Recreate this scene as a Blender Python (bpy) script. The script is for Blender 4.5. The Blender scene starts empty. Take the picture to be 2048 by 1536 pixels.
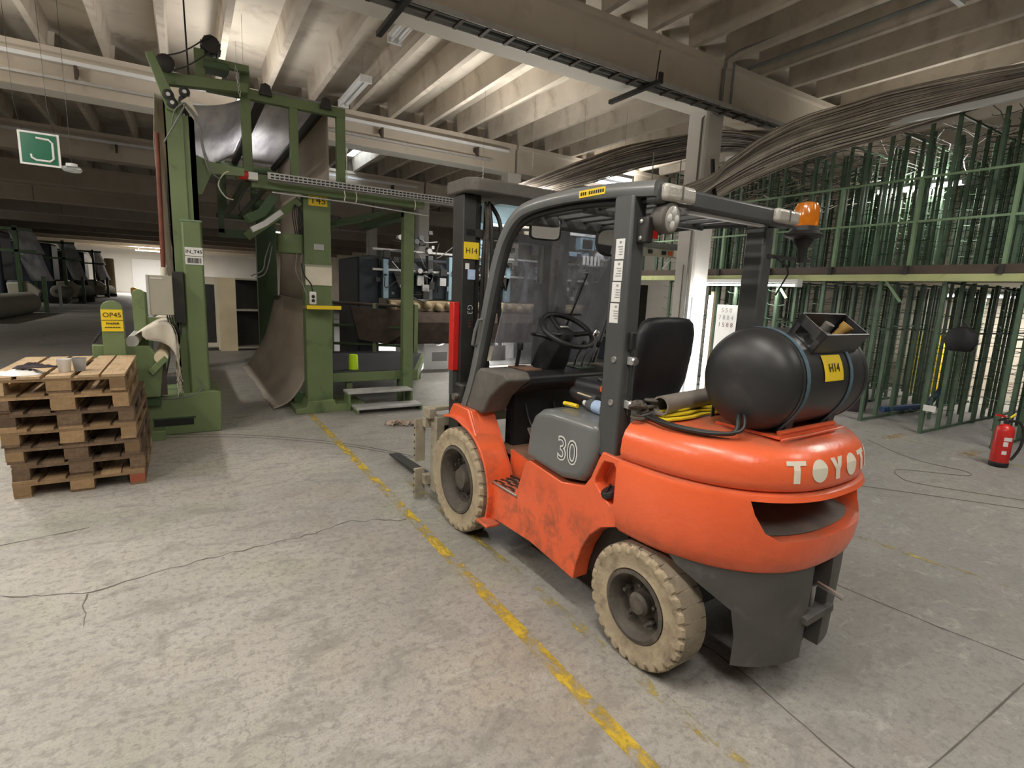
import bpy, bmesh, math, random
from mathutils import Vector, Matrix
random.seed(7)
PI = math.pi
S = bpy.context.scene
COL = S.collection

# ------------------------------------------------------------------ camera
CAM_H = 1.65
def cam_axes(yaw, pitch, roll):
    f = Vector((math.sin(yaw)*math.cos(pitch), math.cos(yaw)*math.cos(pitch), -math.sin(pitch)))
    r = Vector((math.cos(yaw), -math.sin(yaw), 0)); u = r.cross(f)
    return r*math.cos(roll)+u*math.sin(roll), u*math.cos(roll)-r*math.sin(roll), f
cr, cu, cf = cam_axes(math.radians(31.6), math.radians(9.75), math.radians(2.45))
cam = bpy.data.objects.new('camera', bpy.data.cameras.new('camera'))
COL.objects.link(cam)
cam.data.sensor_width = 36; cam.data.lens = 1060/2048*36; cam.data.clip_start = .05; cam.data.clip_end = 300
cam.matrix_world = Matrix(((cr.x, cu.x, -cf.x, 0), (cr.y, cu.y, -cf.y, 0), (cr.z, cu.z, -cf.z, CAM_H), (0, 0, 0, 1)))
S.camera = cam
# ------------------------------------------------------------------ world, exposure
W = bpy.data.worlds.new('world'); S.world = W; W.use_nodes = True
W.node_tree.nodes['Background'].inputs[0].default_value = (.80, .88, 1, 1)
W.node_tree.nodes['Background'].inputs[1].default_value = 1.0
S.view_settings.view_transform = 'Standard'; S.view_settings.look = 'None'
S.view_settings.exposure = 0.0; S.view_settings.gamma = 1; S.view_settings.use_curve_mapping = False

# ------------------------------------------------------------------ materials
MATS = {}
def nd(nt, t, **kw):
    n = nt.nodes.new(t)
    for k, v in kw.items(): setattr(n, k, v)
    return n
def L(nt, a, b): nt.links.new(a, b)
def c4(c): return (c[0], c[1], c[2], 1)
def ramp(nt, fac, stops):
    r = nd(nt, 'ShaderNodeValToRGB'); L(nt, fac, r.inputs[0])
    e = r.color_ramp.elements
    while len(e) < len(stops): e.new(.5)
    for el, (p, c) in zip(e, stops): el.position = p; el.color = c4(c) if len(c) == 3 else c
    return r.outputs[0]
def noise(nt, vec, scale, detail=4, rough=.55, dist=0.):
    n = nd(nt, 'ShaderNodeTexNoise'); n.inputs['Scale'].default_value = scale
    n.inputs['Detail'].default_value = detail; n.inputs['Roughness'].default_value = rough
    n.inputs['Distortion'].default_value = dist
    L(nt, vec, n.inputs['Vector']); return n.outputs['Fac']
def mix(nt, fac, a, b, mode='MIX'):
    m = nd(nt, 'ShaderNodeMix', data_type='RGBA', blend_type=mode)
    for s, v in ((m.inputs[0], fac), (m.inputs[6], a), (m.inputs[7], b)):
        if isinstance(v, (int, float)): s.default_value = v
        elif isinstance(v, tuple): s.default_value = c4(v)
        else: L(nt, v, s)
    return m.outputs[2]
def mth(nt, op, a, b=None):
    m = nd(nt, 'ShaderNodeMath', operation=op)
    for s, v in ((m.inputs[0], a), (m.inputs[1], b)):
        if v is None: continue
        if isinstance(v, (int, float)): s.default_value = v
        else: L(nt, v, s)
    return m.outputs[0]
def coord(nt, kind='Object', scale=None):
    o = nd(nt, 'ShaderNodeTexCoord').outputs[kind]
    if scale:
        mp = nd(nt, 'ShaderNodeMapping'); mp.inputs['Scale'].default_value = scale; L(nt, o, mp.inputs[0]); o = mp.outputs[0]
    return o
def base(name):
    m = bpy.data.materials.new(name); m.use_nodes = True
    nt = m.node_tree; b = nt.nodes['Principled BSDF']; MATS[name] = m
    return m, nt, b
def pm(name, col, rough=.5, metal=0., var=.12, scale=6., dirt=None, bump=0., coat=0., bscale=None, emit=0., trans=0., alpha=1.):
    """painted / plastic / metal surface: colour varied by noise, patches of dirt with their own shape, fine bump"""
    m, nt, b = base(name)
    v = coord(nt)
    lo = tuple(c*(1-var) for c in col); hi = tuple(min(1, c*(1+var)) for c in col)
    out = ramp(nt, noise(nt, v, scale, 5), [(.3, lo), (.7, hi)])
    if dirt:
        dc, lo_, hi_, sc = dirt
        f = ramp(nt, noise(nt, v, sc, 8, .65, .3), [(lo_, (0, 0, 0)), (hi_, (1, 1, 1))])
        out = mix(nt, f, out, dc)
        rr = ramp(nt, f, [(0, (rough,)*3), (1, (min(1, rough+.3),)*3)]); L(nt, rr, b.inputs['Roughness'])
    else:
        b.inputs['Roughness'].default_value = rough
    L(nt, out, b.inputs['Base Color'])
    b.inputs['Metallic'].default_value = metal
    if coat: b.inputs['Coat Weight'].default_value = coat; b.inputs['Coat Roughness'].default_value = .12
    if bump:
        bp = nd(nt, 'ShaderNodeBump'); bp.inputs['Strength'].default_value = bump; bp.inputs['Distance'].default_value = .01
        L(nt, noise(nt, v, bscale or scale*6, 4), bp.inputs['Height']); L(nt, bp.outputs[0], b.inputs['Normal'])
    if emit: b.inputs['Emission Color'].default_value = c4(col); b.inputs['Emission Strength'].default_value = emit
    if trans: b.inputs['Transmission Weight'].default_value = trans
    if alpha < 1: b.inputs['Alpha'].default_value = alpha
    return m

def floor_mat():
    m, nt, b = base('concrete_floor'); v = coord(nt)
    big = noise(nt, v, .55, 6, .6, .4)
    col = ramp(nt, big, [(.28, (.27, .265, .25)), (.46, (.36, .348, .322)), (.62, (.44, .42, .38)), (.8, (.35, .35, .34))])
    hue = noise(nt, coord(nt, 'Object', (1, 1, 1)), .9, 3, .5, .2)
    tint = ramp(nt, hue, [(.3, (.50, .43, .36)), (.43, (.5, .49, .48)), (.52, (.5, .5, .5)), (.6, (.5, .52, .44)), (.72, (.46, .50, .52))])
    col = mix(nt, .85, col, tint, 'SOFT_LIGHT')
    # traffic lane: tyre dust and painted-in lamp falloff darken the truck's side of the lines
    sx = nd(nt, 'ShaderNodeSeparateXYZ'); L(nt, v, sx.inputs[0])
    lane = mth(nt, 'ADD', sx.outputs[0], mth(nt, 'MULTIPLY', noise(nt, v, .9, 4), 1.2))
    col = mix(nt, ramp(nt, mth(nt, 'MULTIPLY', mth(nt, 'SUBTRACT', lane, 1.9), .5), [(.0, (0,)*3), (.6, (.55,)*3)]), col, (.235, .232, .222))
    st = noise(nt, coord(nt, 'Object', (1.8, 3.4, 1)), 1.9, 9, .72, .7)
    col = mix(nt, ramp(nt, st, [(.36, (.75,)*3), (.50, (0,)*3)]), col, (.23, .22, .20))
    st2 = noise(nt, coord(nt, 'Object', (2, 3, 1)), 2.6, 9, .72, 1.)
    col = mix(nt, ramp(nt, st2, [(.54, (0,)*3), (.70, (.55,)*3)]), col, (.53, .52, .48))
    fine = noise(nt, v, 26, 6, .7)
    col = mix(nt, ramp(nt, fine, [(.36, (.7,)*3), (.50, (0,)*3)]), col, (.20, .19, .175))
    grit = noise(nt, v, 90, 4, .7)
    col = mix(nt, ramp(nt, grit, [(.36, (.45,)*3), (.5, (0,)*3)]), col, (.2, .19, .18))
    spots = noise(nt, v, 8, 3, .5, .6)
    col = mix(nt, ramp(nt, spots, [(.20, (.8,)*3), (.25, (0,)*3)]), col, (.07, .07, .065))
    scr = nd(nt, 'ShaderNodeTexVoronoi', feature='DISTANCE_TO_EDGE'); scr.inputs['Scale'].default_value = 1.1
    dv = nd(nt, 'ShaderNodeVectorMath', operation='ADD'); L(nt, v, dv.inputs[0])
    nn = nd(nt, 'ShaderNodeTexNoise'); nn.inputs['Scale'].default_value = 2.5; nn.inputs['Detail'].default_value = 6; L(nt, v, nn.inputs['Vector'])
    L(nt, nn.outputs['Color'], dv.inputs[1]); L(nt, dv.outputs[0], scr.inputs['Vector'])
    gate = ramp(nt, noise(nt, v, .8, 2), [(.52, (0,)*3), (.6, (1,)*3)])
    ln = ramp(nt, scr.outputs['Distance'], [(.0, (.6,)*3), (.006, (0,)*3)])
    col = mix(nt, mth(nt, 'MULTIPLY', ln, gate), col, (.15, .14, .13))
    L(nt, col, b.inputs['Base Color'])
    L(nt, ramp(nt, big, [(.3, (.5,)*3), (.7, (.75,)*3)]), b.inputs['Roughness'])
    bp = nd(nt, 'ShaderNodeBump'); bp.inputs['Strength'].default_value = .25; bp.inputs['Distance'].default_value = .01
    L(nt, fine, bp.inputs['Height']); L(nt, bp.outputs[0], b.inputs['Normal'])
    return m
def worn_paint(name, col, keep=.5, scale=5.):
    """worn floor paint: the concrete shows where the paint has gone"""
    m, nt, b = base(name); v = coord(nt)
    n = noise(nt, coord(nt, 'Object', (2.2, 1, 1)), scale, 8, .72, .4)
    f = ramp(nt, n, [(keep-.10, (1,)*3), (keep+.06, (0,)*3)])
    c = ramp(nt, noise(nt, v, 9, 6, .7), [(.3, tuple(x*.62 for x in col)), (.6, col)])
    L(nt, c, b.inputs['Base Color']); b.inputs['Roughness'].default_value = .6
    tr = nd(nt, 'ShaderNodeBsdfTransparent'); mx = nd(nt, 'ShaderNodeMixShader')
    L(nt, f, mx.inputs[0]); L(nt, tr.outputs[0], mx.inputs[1]); L(nt, b.outputs[0], mx.inputs[2])
    L(nt, mx.outputs[0], nt.nodes['Material Output'].inputs[0])
    return m
def wood_mat(name, a, b_, stain=.5):
    m, nt, b = base(name); v = coord(nt, 'Object', (1, 1, 1))
    oi = nd(nt, 'ShaderNodeObjectInfo')
    g = noise(nt, coord(nt, 'Object', (14, 1.3, 14)), 3, 6, .65, .6)
    col = ramp(nt, g, [(.3, a), (.65, b_)])
    col = mix(nt, ramp(nt, oi.outputs['Random'], [(0, (.0,)*3), (1, (stain,)*3)]), col, tuple(x*.42 for x in a))
    d = noise(nt, v, 5, 7, .7)
    col = mix(nt, ramp(nt, d, [(.5, (0,)*3), (.7, (.65,)*3)]), col, (.075, .05, .032))
    L(nt, col, b.inputs['Base Color']); b.inputs['Roughness'].default_value = .82
    bp = nd(nt, 'ShaderNodeBump'); bp.inputs['Strength'].default_value = .35; bp.inputs['Distance'].default_value = .004
    L(nt, g, bp.inputs['Height']); L(nt, bp.outputs[0], b.inputs['Normal'])
    return m
def orange_mat(name):
    m, nt, b = base(name); v = coord(nt)
    g = nd(nt, 'ShaderNodeSeparateXYZ'); L(nt, v, g.inputs[0])
    col = ramp(nt, noise(nt, v, 3, 4), [(.3, (.83, .125, .038)), (.7, (.92, .155, .052))])
    # road grime splashed up from the floor: heavy low on the body, broken by noise
    h = ramp(nt, g.outputs[2], [(.0, (1,)*3), (.5, (.7,)*3), (.74, (.0,)*3)])
    n = noise(nt, v, 7, 8, .68, .4)
    f = mth(nt, 'MULTIPLY', h, ramp(nt, n, [(.46, (0,)*3), (.68, (.9,)*3)]))
    col = mix(nt, f, col, (.16, .07, .04))
    n2 = noise(nt, v, 34, 6, .7)
    col = mix(nt, ramp(nt, n2, [(.66, (0,)*3), (.75, (.65,)*3)]), col, (.10, .045, .03))
    # dust that has settled on upward faces of the counterweight
    nz = nd(nt, 'ShaderNodeNewGeometry'); sp = nd(nt, 'ShaderNodeSeparateXYZ'); L(nt, nz.outputs['Normal'], sp.inputs[0])
    up = ramp(nt, sp.outputs[2], [(.75, (0,)*3), (.98, (.62,)*3)])
    dn = ramp(nt, noise(nt, v, 4, 6, .6), [(.35, (.35,)*3), (.6, (1,)*3)])
    col = mix(nt, mth(nt, 'MULTIPLY', up, dn), col, (.23, .13, .09))
    L(nt, col, b.inputs['Base Color'])
    L(nt, ramp(nt, f, [(0, (.33,)*3), (1, (.8,)*3)]), b.inputs['Roughness'])
    b.inputs['Coat Weight'].default_value = .25; b.inputs['Coat Roughness'].default_value = .2
    bp = nd(nt, 'ShaderNodeBump'); bp.inputs['Strength'].default_value = .30; bp.inputs['Distance'].default_value = .006
    L(nt, noise(nt, v, 38, 3, .5), bp.inputs['Height']); L(nt, bp.outputs[0], b.inputs['Normal'])
    return m
def dirty_glass(name):
    m, nt, b = base(name)
    v = coord(nt, 'Object', (5, 1, .45))
    st = noise(nt, v, 2.6, 6, .62, .15)
    sm = noise(nt, coord(nt), 2.4, 5, .6)
    f = mth(nt, 'MULTIPLY', ramp(nt, st, [(.35, (.16,)*3), (.75, (.50,)*3)]), ramp(nt, sm, [(.3, (.5,)*3), (.7, (1,)*3)]))
    b.inputs['Base Color'].default_value = (.62, .63, .70, 1); b.inputs['Roughness'].default_value = .55
    tr = nd(nt, 'ShaderNodeBsdfTransparent'); tr.inputs[0].default_value = (.80, .82, .86, 1)
    gl = nd(nt, 'ShaderNodeBsdfGlossy'); gl.inputs['Roughness'].default_value = .05
    fr = nd(nt, 'ShaderNodeFresnel'); fr.inputs[0].default_value = 1.4
    m1 = nd(nt, 'ShaderNodeMixShader'); L(nt, fr.outputs[0], m1.inputs[0]); L(nt, tr.outputs[0], m1.inputs[1]); L(nt, gl.outputs[0], m1.inputs[2])
    m2 = nd(nt, 'ShaderNodeMixShader'); L(nt, f, m2.inputs[0]); L(nt, m1.outputs[0], m2.inputs[1]); L(nt, b.outputs[0], m2.inputs[2])
    L(nt, m2.outputs[0], nt.nodes['Material Output'].inputs[0])
    return m
def emis(name, col, s):
    m, nt, b = base(name); b.inputs['Base Color'].default_value = c4(col)
    b.inputs['Emission Color'].default_value = c4(col); b.inputs['Emission Strength'].default_value = s
    return m
def cloth_mat(name, a, b_, tr=.25, stripe=0.):
    m, nt, b = base(name); v = coord(nt)
    col = ramp(nt, noise(nt, coord(nt, 'Object', (3, .4, 1)), 2, 6, .6, .3), [(.32, b_), (.62, a)])
    L(nt, col, b.inputs['Base Color']); b.inputs['Roughness'].default_value = .9
    tl = nd(nt, 'ShaderNodeBsdfTranslucent'); L(nt, col, tl.inputs[0])
    mx = nd(nt, 'ShaderNodeMixShader'); mx.inputs[0].default_value = tr
    L(nt, b.outputs[0], mx.inputs[1]); L(nt, tl.outputs[0], mx.inputs[2]); L(nt, mx.outputs[0], nt.nodes['Material Output'].inputs[0])
    bp = nd(nt, 'ShaderNodeBump'); bp.inputs['Strength'].default_value = .2; bp.inputs['Distance'].default_value = .004
    L(nt, noise(nt, v, 120, 2), bp.inputs['Height']); L(nt, bp.outputs[0], b.inputs['Normal'])
    return m

floor_mat(); orange_mat('orange_paint'); dirty_glass('dirty_glass')
worn_paint('yellow_paint', (.66, .46, .045), .525); worn_paint('faint_yellow', (.52, .41, .10), .465); worn_paint('white_paint', (.62, .6, .55), .46); worn_paint('faint_orange', (.5, .32, .08), .48)
pm('crack', (.13, .12, .105), .9)
pm('ceiling_white', (.62, .57, .49), .85, var=.1, scale=1.3, dirt=((.36, .31, .25), .52, .75, 1.7), bump=.1)
pm('rib_concrete', (.56, .50, .42), .85, var=.14, scale=1.1, dirt=((.33, .27, .21), .5, .75, 2.3), bump=.1)
pm('soffit_painted_light', (.86, .83, .76), .75, var=.03, scale=1)  # near-white stands in for light falling on the beam undersides
pm('beam_concrete', (.61, .54, .45), .8, var=.08, scale=.9, dirt=((.45, .38, .29), .55, .8, 1.5), bump=.08)
pm('column_white', (.74, .72, .68), .7, var=.06, scale=2, dirt=((.5, .46, .4), .62, .8, 3), bump=.12)
pm('wall_plain', (.72, .70, .67), .85, var=.06, scale=.5)
pm('wall_tan', (.60, .54, .46), .85, var=.12, scale=.8)
pm('wall_dark', (.30, .28, .25), .9, var=.1, scale=.5)
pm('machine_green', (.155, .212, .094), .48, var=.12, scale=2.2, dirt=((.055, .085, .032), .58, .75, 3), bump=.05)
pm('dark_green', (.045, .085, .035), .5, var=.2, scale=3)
pm('rack_green', (.080, .132, .085), .5, var=.25, scale=3, dirt=((.15, .175, .13), .55, .75, 5))
pm('rail_green', (.19, .29, .17), .5, var=.15, scale=3, dirt=((.22, .20, .13), .6, .8, 5))
pm('rack_beam', (.42, .46, .22), .55, var=.15, scale=2, dirt=((.25, .2, .1), .6, .8, 4))
pm('brown_steel', (.075, .055, .045), .6, var=.2, scale=4)
pm('peg_wire', (.03, .06, .035), .45, metal=.4)
pm('grey_paint', (.070, .074, .074), .42, var=.1, scale=5, dirt=((.13, .12, .105), .62, .8, 6), bump=.04)
pm('light_grey_paint', (.15, .158, .158), .36, var=.08, scale=4, dirt=((.19, .18, .165), .6, .8, 5), bump=.05, coat=.3)
pm('dust_grey', (.12, .112, .10), .75, var=.15, scale=6, dirt=((.2, .18, .155), .5, .75, 9), bump=.2)
pm('weight_grey', (.088, .085, .080), .62, var=.18, scale=5, dirt=((.16, .145, .125), .56, .75, 7), bump=.2)
pm('black_plastic', (.016, .016, .017), .5, var=.2, scale=8, dirt=((.05, .048, .044), .58, .8, 9))
pm('black_steel', (.028, .027, .025), .48, var=.25, scale=6, dirt=((.06, .05, .042), .6, .8, 8), bump=.06)
pm('seat_vinyl', (.020, .020, .023), .42, var=.15, scale=9, bump=.15, bscale=220)
pm('tank_black', (.026, .026, .027), .42, var=.2, scale=5, dirt=((.075, .068, .058), .56, .85, 5), bump=.03)
pm('tire_tan', (.42, .345, .235), .88, var=.14, scale=7, dirt=((.235, .19, .135), .52, .72, 10), bump=.35, bscale=60)
pm('tire_tread', (.27, .225, .165), .85, var=.16, scale=6, dirt=((.16, .135, .10), .5, .72, 8), bump=.3, bscale=50)
pm('rim_dark', (.085, .073, .06), .7, var=.3, scale=9, dirt=((.17, .14, .105), .52, .7, 14), bump=.35)
pm('steel', (.55, .54, .52), .35, metal=.9, var=.1)
pm('zinc', (.52, .53, .54), .42, metal=.5, var=.12, scale=20)
pm('chrome', (.8, .8, .8), .12, metal=1, var=.02)
pm('mirror_glass', (.85, .85, .85), .03, metal=1, var=.0)
pm('galvanised', (.50, .50, .49), .5, metal=.35, var=.12, scale=9)
pm('red_paint', (.62, .022, .018), .38, var=.1, scale=5, coat=.3)
pm('red_rust', (.17, .05, .03), .65, var=.2, scale=8)
pm('orange_belt', (.78, .10, .02), .75, var=.1)
pm('yellow_sign', (.86, .62, .02), .5, var=.03)
pm('yellow_strap', (.72, .56, .02), .75, var=.12, scale=14, bump=.2, bscale=90)
pm('black_ink', (.012, .012, .012), .6, var=0)
pm('grey_ink', (.30, .30, .30), .7, var=0)
pm('white_label', (.80, .80, .78), .5, var=.04)
pm('cream_white', (.78, .73, .60), .6, var=.06)
pm('cream_panel', (.70, .60, .41), .55, var=.08, scale=3)
pm('grey_box', (.40, .38, .30), .55, var=.06, scale=4)
pm('brown_card', (.42, .25, .06), .75, var=.15)
pm('beige_steel', (.36, .32, .24), .75, var=.18, scale=7, dirt=((.22, .19, .14), .5, .7, 9), bump=.2)
pm('carpet_brown', (.055, .038, .028), .95, var=.3, scale=6, bump=.4, bscale=150)
pm('carpet_beige', (.34, .27, .17), .95, var=.2, scale=9, bump=.5, bscale=80)
pm('carpet_roll', (.30, .29, .23), .95, var=.1, scale=4, bump=.2)
pm('rubber_mat', (.035, .035, .042), .85, var=.2, scale=9, bump=.3)
pm('loom_navy', (.018, .026, .038), .55, var=.3, scale=3)
pm('loom_blue', (.22, .33, .40), .5, var=.12, scale=2)
pm('loom_grey', (.10, .11, .12), .55, var=.3, scale=6)
pm('white_metal', (.78, .79, .80), .45, var=.03)
pm('neon_cone', (.62, .95, .02), .7, var=.05)
pm('amber_lens', (.85, .25, .01), .15, var=.1, scale=40, coat=.6, trans=.35)
pm('clear_lens', (.50, .48, .43), .22, var=.08, scale=60, bump=.3, bscale=120, coat=.5)
pm('red_lens', (.55, .012, .01), .2, coat=.5)
pm('blue_strap', (.075, .13, .17), .75, var=.1)
pm('blue_plastic', (.02, .06, .16), .5, var=.1)
pm('pipe_grey', (.22, .195, .165), .6, var=.15, scale=9)
pm('cable_grey', (.20, .21, .20), .6, var=.15)
pm('cable_black', (.018, .018, .018), .5, var=.15)
pm('bag_black', (.010, .010, .011), .7, var=.2)
pm('cable_brown', (.19, .155, .11), .8, var=.1)
pm('tube_beige', (.46, .42, .35), .5, var=.25, scale=4)
pm('tube_dark', (.14, .12, .105), .5, var=.3, scale=4)
pm('tube_mid', (.32, .285, .24), .5, var=.25, scale=4); pm('tube_light', (.62, .57, .49), .45, var=.2, scale=4)
pm('rag', (.46, .36, .29), .95, var=.25, scale=8)
pm('step_brown', (.20, .105, .065), .8, var=.25, scale=14, bump=.3)
pm('bottle_clear', (.78, .84, .88), .08, var=.02, trans=.85)
pm('bottle_label', (.45, .60, .85), .5, var=.1, scale=12)
pm('sign_green', (.012, .14, .075), .22, var=.05, coat=.4)
pm('cup_white', (.80, .78, .76), .4, var=.03)
pm('cloth_dark', (.06, .05, .055), .95, var=.3, scale=9)
pm('clear_plastic', (.8, .8, .8), .1, trans=.8, var=0)
pm('skin_rope', (.45, .40, .32), .9, var=.1)
cloth_mat('white_cloth', (.86, .86, .88), (.58, .58, .62), .5)
cloth_mat('beige_cloth', (.66, .60, .52), (.54, .48, .41), .45)
cloth_mat('cream_cloth', (.86, .81, .71), (.72, .65, .54), .25)
wood_mat('pallet_wood', (.33, .205, .10), (.47, .32, .175), .75)
wood_mat('pallet_light', (.44, .30, .165), (.56, .41, .25), .3)
wood_mat('pallet_dark', (.13, .085, .055), (.24, .16, .095), .6)
wood_mat('pallet_red', (.40, .07, .035), (.34, .13, .07), .2)
emis('lamp_tube', (1, .98, .93), 22); emis('tube_bright', (1, .97, .92), 16); emis('tube_soft', (1, .98, .94), 9); emis('skylight_glow', (.80, .90, 1), 5.)

# ------------------------------------------------------------------ mesh helpers
ORI = {}
class MB:
    def __init__(s): s.bm = bmesh.new()
    def v(s, co): return s.bm.verts.new(co)
    def f(s, vs):
        try: return s.bm.faces.new(vs)
        except ValueError: return None
    def box(s, x0, x1, y0, y1, z0, z1, mw=None):
        c = [(x, y, z) for x in (x0, x1) for y in (y0, y1) for z in (z0, z1)]
        vs = [s.v((mw @ Vector(p)) if mw else p) for p in c]
        for q in ((0, 1, 3, 2), (4, 6, 7, 5), (0, 4, 5, 1), (2, 3, 7, 6), (0, 2, 6, 4), (1, 5, 7, 3)): s.f([vs[i] for i in q])
        return s
    def prism(s, poly, axis, a, b, mw=None):
        def P(p, t): return {'x': (t, p[0], p[1]), 'y': (p[0], t, p[1]), 'z': (p[0], p[1], t)}[axis]
        A = [s.v((mw @ Vector(P(p, a))) if mw else P(p, a)) for p in poly]; B = [s.v((mw @ Vector(P(p, b))) if mw else P(p, b)) for p in poly]
        s.f(A); s.f(B[::-1]); n = len(poly)
        for i in range(n): s.f([A[i], B[i], B[(i+1) % n], A[(i+1) % n]])
        return s
    def rings(s, R, cap=True, closed=True):
        V = [[s.v(p) for p in r] for r in R]
        for A, B in zip(V, V[1:]):
            n = len(A)
            for i in range(n if closed else n-1): s.f([A[i], A[(i+1) % n], B[(i+1) % n], B[i]])
        if cap and closed: s.f(V[0][::-1]); s.f(V[-1])
        return s
    def sweep(s, pts, prof, side=None, cap=True, scale=None):
        """prof: list of (a,b) around the path; a along side vector, b along side x tangent"""
        pts = [Vector(p) for p in pts]; R = []; sv = Vector(side) if side else None
        for i, p in enumerate(pts):
            t = (pts[min(i+1, len(pts)-1)]-pts[max(i-1, 0)]).normalized()
            if side: n = Vector(side); n = (n-t*n.dot(t)).normalized()
            else:
                if sv is None:
                    sv = Vector((0, 0, 1)) if abs(t.z) < .9 else Vector((1, 0, 0))
                sv = (sv-t*sv.dot(t)).normalized(); n = sv
            b = t.cross(n); k = scale[i] if scale else 1
            R.append([p+n*a*k+b*c*k for a, c in prof])
        s.rings(R, cap); return s
    def tube(s, pts, r, n=8, cap=True, scale=None):
        return s.sweep(pts, [(r*math.cos(2*PI*i/n), r*math.sin(2*PI*i/n)) for i in range(n)], None, cap, scale)
    def cyl(s, p0, p1, r, r1=None, n=16):
        return s.tube([p0, p1], 1, n, True, [r, r if r1 is None else r1])
    def lathe(s, prof, org, axis, n=24, cap=True, mod=None):
        """prof: (radius, offset along axis)"""
        ax = Vector(axis).normalized(); o = Vector(org)
        a = ax.orthogonal().normalized() if abs(ax.z) > .9 or abs(ax.y) > .9 else Vector((0, 0, 1))
        a = (a-ax*a.dot(ax)).normalized(); b = ax.cross(a); R = []
        for j, (r, h) in enumerate(prof):
            ring = []
            for i in range(n):
                rr = mod(j, i, r) if mod else r; t = 2*PI*i/n
                ring.append(o+ax*h+(a*math.cos(t)+b*math.sin(t))*max(rr, .0002))
            R.append(ring)
        s.rings(R, cap); return s
    def grid(s, fn, nu, nv):
        V = [[s.v(fn(i/nu, j/nv)) for j in range(nv+1)] for i in range(nu+1)]
        for i in range(nu):
            for j in range(nv): s.f([V[i][j], V[i+1][j], V[i+1][j+1], V[i][j+1]])
        return s
    def mesh(s, name, mat, o=(0, 0, 0), smooth=40):
        bmesh.ops.recalc_face_normals(s.bm, faces=s.bm.faces)
        if o != (0, 0, 0): bmesh.ops.translate(s.bm, verts=s.bm.verts, vec=-Vector(o))
        me = bpy.data.meshes.new(name); s.bm.to_mesh(me); s.bm.free()
        me.materials.append(MATS[mat])
        if smooth:
            for p in me.polygons: p.use_smooth = True
            me.set_sharp_from_angle(angle=math.radians(smooth))
        return me
    def build(s, name, mat, parent=None, smooth=40, bev=0., seg=2, thick=0., org=None, kind=None, label=None, sub=0):
        o = org if org is not None else (ORI.get(parent.name, (0, 0, 0)) if parent else (0, 0, 0))
        ob = bpy.data.objects.new(name, s.mesh(name, mat, tuple(o), smooth)); COL.objects.link(ob)
        if parent: ob.parent = parent; ORI[ob.name] = tuple(o)
        elif org is not None: ob.location = org; ORI[ob.name] = tuple(org)
        if thick:
            m = ob.modifiers.new('solid', 'SOLIDIFY'); m.thickness = thick; m.offset = 0
        if bev:
            m = ob.modifiers.new('bevel', 'BEVEL'); m.width = bev; m.segments = seg; m.limit_method = 'ANGLE'; m.angle_limit = math.radians(38)
        if sub:
            m = ob.modifiers.new('sub', 'SUBSURF'); m.levels = sub; m.render_levels = sub
        if kind: ob['kind'] = kind
        if label: ob['label'] = label
        return ob
def tag(o, label, cat, group=None, kind=None):
    o['label'] = label; o['category'] = cat
    if group: o['group'] = group
    if kind: o['kind'] = kind
    return o
def thing(name, label, cat, loc=(0, 0, 0), rotz=0., group=None, world=True):
    o = bpy.data.objects.new(name, None); COL.objects.link(o); o.location = loc; o.rotation_euler = (0, 0, rotz)
    o.empty_display_size = .1
    if world: ORI[o.name] = tuple(loc)
    return tag(o, label, cat, group)
def struct(o): o['kind'] = 'structure'; return o
def share(name, me, parent, loc, rot=(0, 0, 0), scale=(1, 1, 1)):
    o = bpy.data.objects.new(name, me); COL.objects.link(o); o.parent = parent
    p = ORI.get(parent.name, (0, 0, 0)) if parent else (0, 0, 0)
    o.location = (loc[0]-p[0], loc[1]-p[1], loc[2]-p[2]); o.rotation_euler = rot; o.scale = scale
    return o
def text(name, body, size, mat, parent, loc, rot, align='CENTER', offset=0., extr=.0006, sx=1., space=1.):
    cu_ = bpy.data.curves.new(name, 'FONT'); cu_.body = body; cu_.size = size; cu_.align_x = align; cu_.align_y = 'CENTER'
    cu_.offset = offset; cu_.extrude = extr; cu_.resolution_u = 3; cu_.space_character = space
    t = bpy.data.objects.new(name, cu_); COL.objects.link(t)
    me = bpy.data.meshes.new_from_object(t.evaluated_get(bpy.context.evaluated_depsgraph_get()))
    bpy.data.objects.remove(t); bpy.data.curves.remove(cu_)
    me.materials.clear(); me.materials.append(MATS[mat])
    p = ORI.get(parent.name, (0, 0, 0)) if parent else (0, 0, 0)
    o = bpy.data.objects.new(name, me); COL.objects.link(o); o.parent = parent
    o.location = (loc[0]-p[0], loc[1]-p[1], loc[2]-p[2]); o.rotation_euler = rot; o.scale = (sx, 1, 1)
    return o
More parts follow.
